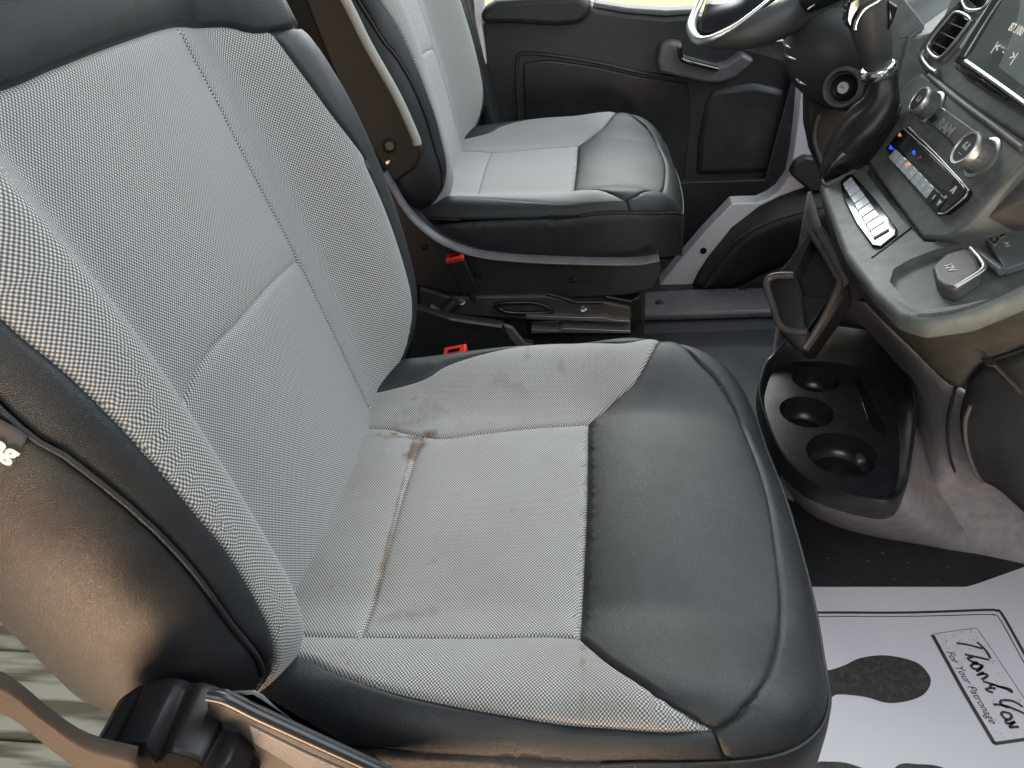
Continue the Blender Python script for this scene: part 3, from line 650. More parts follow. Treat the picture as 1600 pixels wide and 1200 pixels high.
# ------------------------------------------------------------------ paper mat with print
PZ = FZ+.0115
def pz(x, y, l=0.0): return atz(x, y, PZ+l)
paper = prism('paper_floor_mat', [pz(x, y) for x, y in ((1150,917),(1510,917),(1530,911),(1600,886),(1760,850),(1900,1500),(1100,1500))], (0,0,-.0008), PAP, None, 0, sm=False)
setp(paper, 'white paper floor mat printed with shoe soles and a thank you panel', 'paper mat')
def ribbon(name, px, w, m, par, l=.0004, n=6):
    P = [Vector(p) for p in catmull([tuple(pz(x, y, l)) for x, y in px], n)]; vs = []; fs = []
    for i, p in enumerate(P):
        t = (P[min(i+1, len(P)-1)]-P[max(i-1, 0)]).normalized(); s = Vector((-t.y, t.x, 0))*w/2; vs += [p+s, p-s]
    for i in range(len(P)-1): fs.append([2*i, 2*i+1, 2*i+3, 2*i+2])
    return mesh(name, vs, fs, m, par, smooth=False)
def merge(name, objs, parent):
    bm = bmesh.new()
    for o in objs: bm.from_mesh(o.data)
    me = bpy.data.meshes.new(name); bm.to_mesh(me); bm.free(); m = objs[0].data.materials[0]
    for o in objs: bpy.data.objects.remove(o)
    return link(name, me, m, parent)
bd = [ribbon('r', ((1230,958),(1290,957),(1420,957),(1540,953),(1556,954),(1566,960),(1600,1020),(1640,1090)), .0042, INK, None, n=10),
      ribbon('r', ((1230,964),(1290,963),(1420,963),(1540,960),(1552,961),(1562,967),(1595,1026),(1630,1090)), .0015, INK, None, n=10)]
merge('printed_border', bd, paper)
SOLE = bpy.data.materials.new('printed_sole'); SOLE.use_nodes = True; n = SOLE.node_tree; b = n.nodes['Principled BSDF']; b.inputs['Roughness'].default_value = .6
t1 = n.nodes.new('ShaderNodeTexNoise'); t1.inputs['Scale'].default_value = 160; t1.inputs['Detail'].default_value = 6; tcn = n.nodes.new('ShaderNodeTexCoord'); n.links.new(tcn.outputs['Object'], t1.inputs[0])
rp = n.nodes.new('ShaderNodeValToRGB'); rp.color_ramp.elements[0].position = .45; rp.color_ramp.elements[0].color = (.022,.018,.018,1); rp.color_ramp.elements[1].position = .75; rp.color_ramp.elements[1].color = (.06,.052,.05,1); n.links.new(t1.outputs[0], rp.inputs[0]); n.links.new(rp.outputs[0], b.inputs['Base Color'])
def sole(pxs):
    P = catmull([tuple(pz(x, y, .0004)) for x, y in pxs], 8, True); return mesh('printed_shoe_sole', P, [list(range(len(P)))], SOLE, paper, smooth=False)
sole([(1230,1056),(1290,1048),(1318,1040),(1345,1028),(1385,1024),(1430,1034),(1450,1052),(1454,1068),(1442,1086),(1415,1096),(1385,1098),(1352,1089),(1310,1085),(1290,1092),(1230,1090)])
sole([(1262,1230),(1275,1194),(1295,1190),(1330,1194),(1370,1215),(1360,1260),(1290,1270)])
sole([(1380,1250),(1400,1198),(1435,1194),(1475,1200),(1520,1230),(1480,1280)])
fr_ = [ribbon('r', ((1457,992),(1480,1034),(1510,1088),(1554,1162)), .0052, INK, None), ribbon('r', ((1553,1162),(1575,1159),(1610,1154),(1660,1147)), .0042, INK, None), ribbon('r', ((1457,991),(1490,986),(1526,981)), .0008, INK, None), ribbon('r', ((1526,981),(1560,1030),(1605,1098),(1640,1150)), .0008, INK, None)]
rs = random.Random(3)
for k in range(260):
    u = rs.random(); v_ = rs.random(); 
    if rs.random() < .5: u *= .35
    x = (1458+(1526-1458)*v_)*(1-u)+(1553+(1632-1553)*v_)*u; y = (991+(981-991)*v_)*(1-u)+(1162+(1146-1162)*v_)*u
    p = pz(x, y, .0004); s = rs.uniform(.0003, .0011); fr_.append(mesh('d', [p+Vector((s,0,0)), p+Vector((0,s*rs.uniform(.5,1.4),0)), p+Vector((-s*.7,-s*.5,0))], [[0,1,2]], INK, None, smooth=False))
merge('printed_panel', fr_, paper)
def zz(l): return [(1400+x/5.455, 960+y/5.455) for x, y in l]
strokes = [[(690,235),(740,280),(775,320),(805,375)], [(515,245),(600,256),(680,276),(737,292)],
  [(585,340),(650,355),(730,372),(795,388)], [(655,362),(615,375),(640,398),(690,410),(690,418),(650,415)],
  [(732,432),(690,422),(655,424),(642,442),(660,462),(700,466),(728,448),(734,436)], [(742,430),(722,462),(698,480),(690,492)],
  [(752,492),(720,506),(690,522)], [(712,512),(752,506),(778,516),(768,534),(730,556)],
  [(740,570),(800,588),(880,615),(950,640),(985,662),(975,640),(930,625),(860,612)], [(850,630),(800,628),(770,640),(790,655),(830,665)], [(800,618),(815,600),(850,602)],
  [(830,768),(880,770),(950,785),(1030,815),(1095,845)], [(905,728),(890,755),(930,785),(970,790)], [(912,730),(980,735),(1040,760),(1080,790)],
  [(950,838),(915,832),(900,850),(925,885),(965,895),(985,872),(975,848),(950,838)],
  [(955,898),(938,905),(945,930),(985,925),(1015,915)], [(1015,912),(985,935),(972,962),(1005,960),(1048,958)]]
merge('printed_words', [ribbon('r', zz(s_), .0036, INK, None, n=8) for s_ in strokes], paper)
P1 = pz(1516, 1071, .0004); dX = pz(1546, 1118)-pz(1486, 1021)
text('printed_small_words', 'For Your Patronage', P1, dX, (0,0,1), .0145, INK, paper, ext=.0001, shear=.3, sx=.93)
# ================================================================== dashboard centre stack
NS = np.array([-.876,0,.48]); PS = np.array([.435,.64,.147])
ND = np.array([-.35,0,.937]); ND = ND/np.linalg.norm(ND); PD = np.array([.386,.64,.103])
def sp_(x, y, o=0.0): return onpl(x, y, PS+NS*o, NS)
def dp(x, y, o=0.0): return onpl(x, y, PD+ND*o, ND)
VS, VD = Vector(NS), Vector(ND)
stack = thing('centre_stack', 'dark grey dashboard stack with two silver knobs, screen and climate panel', 'dashboard', (.5,.64,.0))
def sprism(nm, px, o, th, m, par=stack, bv=.002): return prism(nm, [sp_(x, y, o) for x, y in px], -VS*th, m, par, bv)
def dprism(nm, px, o, th, m, par=stack, bv=.002): return prism(nm, [dp(x, y, o) for x, y in px], -VD*th, m, par, bv)
FAC = mat('grey_green_plastic', (.14,.155,.147), .54, bump=('noise', 800, .25, .0004), var=.04)
sprism('stack_fascia', ((1340,235),(1376,196),(1398,160),(1414,128),(1440,112),(1620,235),(1512,352),(1480,372),(1440,372)), 0, .12, FAC, bv=.005)
tube('fascia_ridge', [sp_(x, y, .002) for x, y in ((1452,118),(1500,158),(1560,203),(1598,232))], .004, FAC, stack)
sprism('stack_side', ((1512,350),(1590,245),(1640,215),(1680,300),(1600,310),(1480,372)), -.012, .1, PLG, bv=.006)
sprism('knob_bridge', ((1418,160),(1438,140),(1470,165),(1540,215),(1545,232),(1520,262),(1478,214),(1450,192)), .003, .004, FAC, bv=.002)
# climate panel
cp = sprism('climate_panel', ((1383,232),(1396,214),(1409,201),(1418,199),(1450,228),(1506,286),(1512,296),(1506,308),(1476,332),(1462,333),(1440,308),(1400,262)), .009, .010, PLB, bv=.003)
tube('climate_rim', [sp_(x, y, .009) for x, y in ((1420,199),(1460,238),(1508,290),(1512,298),(1506,309),(1478,332),(1466,334))], .0009, SIL, cp)
tube('climate_rim', [sp_(x, y, .0095) for x, y in ((1412,201),(1430,217),(1456,240),(1492,276),(1500,286))], .0007, SIL, cp)
def slab(nm, o4, m, off, h, par, bv=.0006, plane=sp_, V=VS): return prism(nm, [plane(x, y, off) for x, y in o4], V*h, m, par, bv)
A0, A1 = (1389,246), (1466,330); B0, B1 = (1400,233), (1479,312)
lerp = lambda a, b, t: (a[0]+(b[0]-a[0])*t, a[1]+(b[1]-a[1])*t)
for k in range(9):
    t0, t1_ = k/9+.008, (k+1)/9-.008
    bt = slab('climate_button', (lerp(A0,A1,t0), lerp(A0,A1,t1_), lerp(B0,B1,t1_), lerp(B0,B1,t0)), BTN if k < 7 else PLS, .009, .002, cp)
    c = lerp(lerp(A0,A1,(k+.5)/9), lerp(B0,B1,(k+.5)/9), .5)
    g = ('-','=','+','A','o','*','R','S','v')[k]
    if k < 8: text('button_symbol', ('\u2013','=','\u2261','A/C','\u00b0','\u00bb','\u00a4','\u00a7')[k], sp_(c[0], c[1], .0112), (0,-1,0), VS, .0065, WIN, bt, bold=.0002)
lit = mat('indicator_red', (.8,.1,.05), .3, emit=((1,.25,.1), .8)); blu = mat('indicator_blue', (.02,.08,.8), .3, emit=((.02,.1,1), 1.0))
slab('indicator', ((1414,257),(1418,253),(1421,257),(1417,261)), lit, .0112, .0004, cp, 0)
slab('cooler_arrow', ((1389,233),(1391,226),(1397,234)), blu, .0094, .0004, cp, 0)
slab('warmer_arrow', ((1403,213),(1406,207),(1409,213)), lit, .0094, .0004, cp, 0)
text('fan_arrow', '^', sp_(1487,300,.0095), (0,-1,0), VS, .02, WIN, cp, bold=.0005)
text('fan_arrow', 'v', sp_(1468,316,.0115), (0,-1,0), VS, .013, WIN, cp, bold=.0005)
text('fan_symbol', '\u2756' if False else '#', sp_(1477,308,.0095), (0,-1,0), VS, .007, WIN, cp)
DSP = mat('climate_display', (.03,.036,.036), .12, coat=.6)
slab('climate_display', ((1404,231),(1422,212),(1492,279),(1480,300),(1468,292)), DSP, .0090, .0006, cp, .0003)
slab('display_mark', ((1425,238),(1428,234),(1431,238),(1428,243)), blu, .0098, .0003, cp, 0)  # blue reflection dot drawn as a glowing mark
slab('display_mark', ((1432,247),(1438,244),(1440,247),(1434,249)), mat('display_red', (.4,.03,.03), .3), .0098, .0003, cp, 0)
# knobs
RIB = mat('ribbed_knob_grip', (.16,.17,.175), .4, metal=.2)
FACE = mat('knob_face', (.045,.048,.046), .5)
def knob(x, y, s, marks):
    c = sp_(x, y, .0); 
    k = lathe('knob', c, NS, [(0,0),(.0265*s,0),(.0265*s,.003),(.0235*s,.004),(.0232*s,.022*s)], RIB, stack, seg=90, lobes=lambda th, h: 1-.03*(math.cos(th*9) > .93))
    lathe('knob_ring', c, NS, [(.0225*s,.021*s),(.0242*s,.022*s),(.0245*s,.029*s),(.0225*s,.0325*s),(.020*s,.0322*s),(.019*s,.030*s),(.018*s,.022*s)], SIL, k, seg=60)
    lathe('knob_face', c, NS, [(0,.020*s),(.0196*s,.020*s),(.0194*s,.0308*s),(0,.0306*s)], FACE, k, seg=48)
    lathe('knob_skirt', c, NS, [(.026*s,-.002),(.029*s,-.001),(.029*s,.002),(.0262*s,.0035)], SIL, k, seg=60)
    cc = Vector(c)+VS*.0312*s
    for body, dx, dy, sz in marks: 
        X = Vector((0,-1,0)); Yv = VS.cross(X); text('knob_mark', body, cc+X*dx*s+Yv*dy*s, X, VS, sz*s, WIN, k, ext=.0002)
knob(1457, 168, .78, (('(  )',0,.002,.012),('\u00a4',0,-.001,.008)))
knob(1536, 247, .88, (('\u00ab \u00bb',0,.006,.012),('MENU',0,0,.006),('\u2014',0,-.008,.010)))
EMB = mat('embossed_letters', (.5,.51,.49), .4, metal=.4)
text('embossed_letters', 'RAM', sp_(1477,200,.0034), (0,-1,0), VS, .0190, EMB, stack, ext=.0006, bold=.0003, sx=1.2)
sprism('power_button', ((1449,186),(1455,192),(1464,183),(1460,177)), .005, .004, PLS, bv=.001)
tube('button_bracket', [sp_(x, y, .003) for x, y in ((1466,166),(1477,173),(1474,177))], .0008, SIL, stack)
# screen
SCR = bpy.data.materials.new('screen_glass'); SCR.use_nodes = True; b = SCR.node_tree.nodes['Principled BSDF']; b.inputs['Base Color'].default_value = (.10,.125,.125,1); b.inputs['Roughness'].default_value = .12; b.inputs['Coat Weight'].default_value = .6  # grey-green reflection on black glass, put into the base colour
NV = np.array([-.93,0,.37]); PV = PS+np.array([.062,0,.115])
def vp(x, y, o=0.0): return onpl(x, y, PV+NV*o, NV)
VV = Vector(NV).normalized()
def vprism(nm, px, o, th, m, par=stack, bv=.002): return prism(nm, [vp(x, y, o) for x, y in px], -VV*th, m, par, bv)
vprism('screen_housing', ((1440,112),(1448,86),(1500,-40),(1720,-60),(1720,290),(1600,222),(1520,170)), .0, .08, FAC, bv=.006)
scr = vprism('touch_screen', ((1490,97),(1500,80),(1560,-20),(1600,-60),(1720,-60),(1720,270),(1606,178),(1570,152)), .016, .014, PLB, bv=.003)
vprism('screen_glass', ((1504,97),(1520,80),(1578,-20),(1600,-60),(1720,-60),(1720,250),(1606,164)), .0172, .001, SCR, scr, 0)
LSC = mat('screen_glass_pale', (.22,.26,.255), .15, coat=.5)
vprism('screen_card', ((1600,-40),(1592,20),(1580,60),(1560,104),(1606,140),(1720,200),(1720,-40)), .0176, .0005, LSC, scr, 0)
SCT = mat('screen_symbols', (.75,.72,.68), .3, emit=((1,.9,.8), .35))
def vt(body, x, y, s): return text('screen_symbol', body, vp(x, y, .0180), (0,-1,0), VV, s, SCT, scr, ext=.0001, bold=.0002)
vt('87.100', 1588, 46, .013); vt('|<', 1557, 74, .015); vt('>|', 1583, 89, .015); vt('\u2013', 1568, 81, .010)
tube('screen_edge', [vp(x, y, .017) for x, y in ((1509,96),(1560,132),(1604,164),(1660,206))], .0028, SIL, scr)
tube('screen_edge', [vp(x, y, .0165) for x, y in ((1507,88),(1540,34),(1580,-24))], .0011, SIL, scr)
vprism('screen_under_bar', ((1488,92),(1500,84),(1520,98),(1575,140),(1576,150),(1568,156),(1540,140),(1492,108)), .010, .006, PLB, bv=.002)
tube('pale_trim_strip', [vp(x, y, .009) for x, y in ((1502,76),(1522,46),(1550,6),(1580,-40))], .006, mat('pale_silver', (.65,.68,.62), .3, metal=.7), stack, flat=(1,.4,tuple(NV)))
# vents
def vent(outl, slats, frame_pts, mm=PLB):
    vt_ = vprism('air_vent', outl, .004, .004, mm, stack, .002)
    tube('vent_frame', [vp(x, y, .0055) for x, y in frame_pts], .0024, SIL, vt_, closed=True, n=4)
    for a, b_ in slats:
        p, q = vp(*a, .004), vp(*b_, .004); d = Vector((.3,0,.95))*.0014
        prism('vent_slat', [p-d, q-d, q+d, p+d], -VV*.012, RIB, vt_, .0005)
vent(((1494,20),(1514,29),(1512,38),(1480,78),(1466,90),(1452,76),(1455,66)), (((1480,35),(1504,45)),((1468,50),(1492,62)),((1458,67),(1478,77))), ((1494,19),(1515,28),(1512,40),(1480,80),(1464,91),(1450,77),(1455,62),(1478,34)))
vent(((1508,-60),(1508,0),(1526,14),(1545,0),(1560,-60)), (((1512,-8),(1541,1)),), ((1508,-60),(1505,6),(1528,16),(1546,0),(1565,-60)))
tube('vent_outer_trim', [vp(x, y, .004) for x, y in ((1500,8),(1478,30),(1446,72),(1440,88),(1450,106),(1464,114))], .005, PLG, stack)
tube('vent_bright_edge', [vp(x, y, .008) for x, y in ((1444,78),(1441,90),(1450,104),(1462,113))], .0025, SIL, stack)
# deck (shelf below the stack)
deck = dprism('console_deck', ((1283,300),(1284,270),(1296,246),(1345,205),(1372,214),(1440,320),(1470,362),(1560,310),(1640,272),(1700,400),(1620,450),(1520,492),(1440,505),(1400,492),(1362,455),(1318,395)), 0, .026, FAC, bv=.008)
cut = dprism('c', ((1350,252),(1356,240),(1374,232),(1466,346),(1458,356),(1440,356),(1405,322)), .02, .036, FAC, None, 0)
cut2 = dprism('c', ((1386,418),(1392,398),(1420,382),(1462,366),(1500,363),(1520,352),(1545,330),(1580,320),(1640,320),(1640,400),(1600,418),(1560,438),(1500,452),(1450,460),(1418,456)), .02, .029, FAC, None, 0)
smoothmods(deck)
boolean(deck, [cut, cut2])
sw = dprism('switch_bank', ((1312,284),(1322,273),(1333,271),(1366,308),(1402,357),(1400,366),(1376,385),(1362,383),(1338,350),(1318,312)), .004, .006, PLB, bv=.002)
A0, A1 = (1317,289), (1366,374); B0, B1 = (1330,278), (1390,360)
for k in range(8):
    t0, t1_ = k/8+.008, (k+1)/8-.008
    slab('switch_button', (lerp(A0,A1,t0), lerp(A0,A1,t1_), lerp(B0,B1,t1_), lerp(B0,B1,t0)), BTN, .004, .003, sw, .0008, dp, VD)
tube('deck_seam', [dp(x, y, .0005) for x, y in ((1362,402),(1385,385),(1424,356))], .0012, PLB, stack)
# tray, power socket, usb
TRAY = mat('blue_grey_plastic', (.13,.15,.16), .36, bump=('noise', 750, .5, .0005), var=.04)
dprism('tray_floor', ((1388,420),(1396,400),(1462,370),(1500,366),(1540,340),(1640,322),(1640,398),(1500,450),(1420,454)), -.012, .012, TRAY, bv=.001)
sk = dprism('power_socket', ((1456,416),(1476,396),(1510,386),(1520,392),(1530,412),(1532,422),(1492,450),(1474,446),(1462,436)), .012, .02, PLG, bv=.004)
tube('socket_lip', [dp(x, y, .009) for x, y in ((1517,388),(1532,405),(1537,420),(1515,436),(1492,450))], .003, SIL, sk)
text('socket_legend', '12V', dp(1484,418,.0125), (0,-1,0), VD, .011, WIN, sk, bold=.0002)
up = dprism('usb_plate', ((1540,372),(1556,352),(1600,338),(1640,330),(1640,396),(1570,420)), .005, .01, TRAY, bv=.002)
tube('usb_rim', [dp(x, y, .0055) for x, y in ((1543,372),(1550,364),(1562,360),(1568,355),(1575,359),(1573,367),(1564,372),(1557,382),(1551,382))], .0007, SIL, up, closed=True)
dprism('usb_port', ((1545,372),(1553,365),(1561,371),(1554,380)), .0058, .002, PLB, up, .0005)
dprism('usb_port', ((1560,367),(1567,360),(1573,363),(1566,370)), .0058, .002, PLB, up, .0005)
dprism('port_contact', ((1549,374),(1554,369),(1557,372),(1553,377)), .0064, .001, mat('contact', (.5,.4,.3), .3, metal=.8), up, .0002)
# usb trident drawn with strokes
def dstroke(pts, r=.0004): return tube('usb_mark', [dp(x, y, .0056) for x, y in pts], r, WIN, up, seg=6)
dstroke(((1568,378),(1573,381),(1578,384))); dstroke(((1571,380),(1575,379),(1576,377))); dstroke(((1572,381),(1572,384),(1575,386)))
tube('tray_strip_lip', [dp(x, y, .003) for x, y in ((1526,392),(1545,408),(1566,424))], .005, TRAY, stack)  # rounded lip strip in the tray plastic
# ------------------------------------------------------------------ body below the deck
WARM_SKIN = mat('grained_dash_skin', (.075,.066,.056), .38, bump=('noise', 520, .8, .0012), var=.03)  # warm brown tint puts reflected light into the skin colour
CONM = mat('mauve_grey_plastic', (.27,.245,.26), .48, bump=('noise', 600, .25, .0004), var=.04)
con = thing('lower_console', 'dark grey lower console body that stands on the floor between the footwells', 'console', (.5,.6,FZ))
# rim beneath the deck on the seat side, turning under
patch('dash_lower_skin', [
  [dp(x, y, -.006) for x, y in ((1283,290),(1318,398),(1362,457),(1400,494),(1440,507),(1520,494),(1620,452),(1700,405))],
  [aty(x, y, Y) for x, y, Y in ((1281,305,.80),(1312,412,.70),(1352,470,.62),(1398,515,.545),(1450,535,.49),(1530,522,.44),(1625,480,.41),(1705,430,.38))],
  [aty(x, y, Y) for x, y, Y in ((1287,320,.81),(1318,420,.71),(1360,480,.63),(1420,540,.56),(1496,606,.50),(1545,565,.47),(1630,530,.44),(1710,480,.41))]], WARM_SKIN, con, solid=.012, nr=6)
patch('console_body', [
  [aty(x, y, Y) for x, y, Y in ((1262,300,.86),(1300,420,.78),(1352,474,.64),(1420,541,.565),(1496,608,.505),(1545,640,.48),(1640,700,.45))],
  [aty(x, y, Y) for x, y, Y in ((1240,420,.92),(1290,490,.92),(1375,545,.78),(1445,612,.59),(1500,680,.518),(1550,720,.495),(1640,770,.47))],
  [aty(x, y, Y) for x, y, Y in ((1215,520,.96),(1270,590,.97),(1390,680,.80),(1448,735,.57),(1500,770,.525),(1560,800,.505),(1640,830,.48))],
  [atz(x, y, FZ+.0) for x, y in ((1190,740),(1240,785),(1330,826),(1400,845),(1482,864),(1560,880),(1650,900))]], CONM, con, solid=.006, nr=8)
tube('console_seam', [aty(x, y, Y) for x, y, Y in ((1493,606,.502),(1481,660,.520),(1484,710,.525),(1500,752,.535),(1535,800,.522),(1600,858,.505))], .0022, PLB, con)
# knee recess and glove box on the right
gb = thing('glove_box', 'black glove box underside with a pale curved edge at the right frame edge', 'glove box', (.6,.4,-.2))
patch('glove_box_body', [
  [aty(x, y, Y) for x, y, Y in ((1508,612,.485),(1518,588,.475),(1542,572,.46),(1600,552,.44),(1700,500,.42))],
  [aty(x, y, Y) for x, y, Y in ((1500,650,.475),(1530,640,.46),(1570,640,.44),(1620,640,.42),(1720,620,.40))],
  [aty(x, y, Y) for x, y, Y in ((1506,700,.47),(1535,700,.46),(1580,710,.44),(1630,720,.43),(1720,740,.42))],
  [aty(x, y, Y) for x, y, Y in ((1530,750,.48),(1560,765,.47),(1600,800,.46),(1650,840,.45),(1720,900,.44))]], PLA, gb, solid=.02, nr=6)
tube('pale_edge', [aty(x, y, Y) for x, y, Y in ((1516,634,.452),(1508,660,.452),(1511,700,.452),(1524,738,.458),(1534,752,.462))], .0028, PLG, gb)
prism('glove_box_lid', [aty(x, y, .43) for x, y in ((1540,572),(1552,574),(1600,624),(1680,712),(1680,700),(1600,612),(1558,571))], (0,.02,0), PLA, gb, .003)
# ------------------------------------------------------------------ open drink-holder dish at the console foot
dish = thing('cup_holder_tray', 'oval black tray with three round cup wells at the foot of the console', 'cup holder', (.36,.6,-.3))
ZT = -.235
outl = [(1188,625),(1190,590),(1205,560),(1240,545),(1300,545),(1365,560),(1402,600),(1418,660),(1420,720),(1412,762),(1392,783),(1350,780),(1300,766),(1255,745),(1215,700)]
Pt = catmull([tuple(atz(x, y, ZT)) for x, y in outl], 5, True)
cen = Vector(np.mean(np.array(Pt), 0))
# tray plate with wells cut in
ins = [cen+(Vector(p)-cen)*.93 for p in Pt]
DSH = mat('dish_plastic', (.016,.018,.021), .28, var=.05)
lo_ = [cen+(Vector(p)-cen)*(.80 if p[1] < cen.y and p[0] < cen.x+.2 else .93)+Vector((0,0,-.064)) for p in Pt]; m_ = len(Pt)
plate = mesh('tray_plate', [p+Vector((0,0,-.016)) for p in ins]+lo_, [list(range(m_)), list(range(m_, 2*m_))[::-1]]+[[i, m_+i, m_+(i+1)%m_, (i+1)%m_] for i in range(m_)], DSH, dish)
def well(x, y, r, d):
    c = atz(x, y, ZT-.016); return lathe('c', (c.x, c.y, ZT-.016-d), (0,0,1), [(0,0),(r*.80,0),(r*.9,.004),(r,.012),(r,d+.02)], PLS, None, seg=48)
def chan(pts, d): return prism('c', [atz(x, y, ZT-.016-d) for x, y in pts], (0,0,d+.02), PLS, None, 0)
smoothmods(plate)
for cut_ in (well(1274,592,.040,.042), well(1260,643,.043,.042), well(1315,709,.052,.042)):
    boolean(plate, [cut_])
BALL = mat('well_nub', (.05,.048,.046), .35)
for x, y in ((1250,585),(1228,634),(1346,712),(1302,640)):
    c = atz(x, y, ZT-.046); lathe('well_nub', c-Vector((0,0,.010)), (.3,-.5,.8), [(0,0),(.014,0),(.013,.008),(.008,.013),(0,.015)], BALL, dish, seg=24)
# rim wall rising round the plate
rows = []
for k, (sc, dz) in enumerate(((.90,-.020),(.935,-.010),(.965,.0),(.985,.005),(1.010,.005),(1.025,-.004),(1.02,-.030))):
    rows.append([cen+Vector(((p[0]-cen.x)*sc, (p[1]-cen.y)*sc, dz+0.0)) + Vector((0,0,.050*float(sstep(np.array((p[0]-cen.x)+.45*(p[1]-cen.y)), .0, .10))*(1 if k > 1 else k*.4))) for p in Pt])
vs = [p for r in rows for p in r]; m_ = len(Pt)
fs = [[i*m_+j, i*m_+(j+1)%m_, (i+1)*m_+(j+1)%m_, (i+1)*m_+j] for i in range(len(rows)-1) for j in range(m_)]
mesh('tray_rim', vs, fs, PLS, dish, angle=70)
patch('console_skirt', [[atz(x, y, ZT-.026) for x, y in ((1196,664),(1222,715),(1256,752),(1300,772),(1350,786),(1392,789),(1414,768),(1424,715),(1420,660))],
   [atz(x, y, z) for x, y, z in ((1205,700,-.32),(1232,745,-.32),(1262,780,-.32),(1300,797,-.32),(1360,812,-.33),(1410,815,-.33),(1450,805,-.33),(1475,770,-.33),(1470,690,-.32))],
   [atz(x, y, FZ) for x, y in ((1215,735),(1240,780),(1264,804),(1310,826),(1370,842),(1430,853),(1484,864),(1545,876),(1600,886))]], CONM, dish, solid=.004, nr=6)
prism('coin_slot', [atz(x, y, ZT-.0155) for x, y in ((1336,596),(1344,594),(1386,670),(1380,680),(1358,662))], (0,0,-.004), PLB, dish, .0005)
tube('coin_slot_edge', [atz(x, y, ZT-.018) for x, y in ((1338,597),(1352,620),(1374,668),(1376,680))], .0015, PLG, dish)
# ------------------------------------------------------------------ folded-out cup holder hanging from the deck
fold = thing('folding_cup_holder', 'black fold-out cup holder with pale rim hanging open above the oval tray', 'cup holder', (.33,.75,-.02))
NF = np.array([-.42,-.62,.66]); NF /= np.linalg.norm(NF); PF = np.array(aty(1260,450,.70)); VF = Vector(NF)
def fp(x, y, o=0.0): return onpl(x, y, PF+NF*o, NF)
body = prism('holder_bin', [fp(x, y, 0) for x, y in ((1264,357),(1290,357),(1322,425),(1327,445),(1318,470),(1262,551),(1245,548),(1218,520),(1206,480),(1198,450),(1210,430),(1232,405))], -VF*.06, PLS, fold, .006)
smoothmods(body)
cuts = [prism('c', [fp(x, y, .01) for x, y in ((1266,368),(1276,368),(1306,432),(1306,452),(1264,520),(1256,505),(1250,450),(1240,425))], -VF*.055, PLS, None, 0)]
boolean(body, cuts)
RIMM = mat('paler_plastic_rim', (.075,.068,.064), .35, var=.05)  # rim, loop and divider plastic, paler and browner than the bin
tube('bin_rim', [fp(x, y, .002) for x, y in ((1266,362),(1286,392),(1303,424),(1311,436),(1309,450),(1290,492),(1268,528),(1256,545))], .0062, RIMM, fold, flat=(.9,1.1,tuple(NF)), n=5)
tube('bin_hinge_plate', [fp(x, y, .004) for x, y in ((1280,357),(1300,392),(1322,432),(1326,446))], .008, PLG, fold, flat=(1.0,.7,tuple(NF)), n=5)
tube('grip_loop', [fp(x, y, .004) for x, y in ((1240,430),(1212,431),(1199,438),(1200,456),(1208,478),(1216,503),(1230,515),(1262,519))], .0058, RIMM, fold, flat=(1,.8,tuple(NF)), n=6)
tube('divider', [fp(x, y, -.01) for x, y in ((1222,466),(1230,492),(1244,514))], .004, RIMM, fold)
prism('holder_flap', [fp(x, y, -.015) for x, y in ((1222,455),(1280,465),(1300,462),(1262,515),(1240,515))], -VF*.003, PLS, fold, .001)
# ------------------------------------------------------------------ gear lever
GRP = mat('dark_grey_grip', (.045,.047,.046), .5, bump=('noise', 700, .3, .0004))
lever = thing('gear_lever', 'black gear lever with chrome collar above its wrinkled leather gaiter', 'gear lever', (.35,.78,.12))
YG = .80
gp = [aty(1380,112,YG), aty(1380,140,YG-.005), aty(1374,170,YG-.01), aty(1352,205,.79), aty(1322,240,.79), aty(1298,268,.79), aty(1288,282,.785)]
rr = [.020,.024,.033,.040,.034,.020,.008]
seg = 40; P4 = catmull([tuple(p)+(r,) for p, r in zip(gp, rr)], 8); vs = []; fs = []
GX, GY = RM @ np.array([1,0,0]), RM @ np.array([0,.2,-1])
for i, p in enumerate(P4):
    c = Vector(p[:3]); a = Vector(P4[min(i+1, len(P4)-1)][:3])-Vector(P4[max(i-1, 0)][:3]); a.normalize(); x = a.cross(Vector((0.2,-.8,.55))).normalized(); y = x.cross(a)
    for k in range(seg):
        th = 2*math.pi*k/seg; q = 1+.10*math.cos(3*th+.7+i*.05)*min(1, i/12)+.04*math.cos(7*th+i*.12)*min(1, i/12)
        vs.append(c+(x*math.cos(th)*.92+y*math.sin(th)*.8)*p[3]*q)
for i in range(len(P4)-1):
    for k in range(seg): fs.append([i*seg+k, i*seg+(k+1)%seg, (i+1)*seg+(k+1)%seg, (i+1)*seg+k])
mesh('gaiter', vs, fs, mat('gaiter_leather', (.020,.019,.018), .33, bump=('cell', 500, .25, .0005)), lever, angle=80)
patch('gaiter_skirt', [[dp(x, y, .003) for x, y in ((1289,285),(1300,279),(1330,268),(1365,232),(1400,200))],
   [aty(x, y, .76) for x, y in ((1292,270),(1310,255),(1345,240),(1375,215),(1405,180))],
   [aty(x, y, .77) for x, y in ((1305,235),(1330,215),(1360,195),(1385,175),(1408,160))]], PLS, lever, solid=.003)
tube('gaiter_frame', [dp(x, y, .002) for x, y in ((1284,276),(1290,288),(1302,284),(1340,262),(1372,234))], .003, FAC, lever)
ax = (aty(1350,0,YG)-aty(1372,112,YG)).normalized()
c0 = aty(1373,112,YG)
lathe('chrome_collar', c0, ax, [(.018,-.006),(.0240,-.006),(.0252,-.004),(.0252,.006),(.0232,.009),(.021,.010),(.018,.010)], CHR, lever, seg=48)
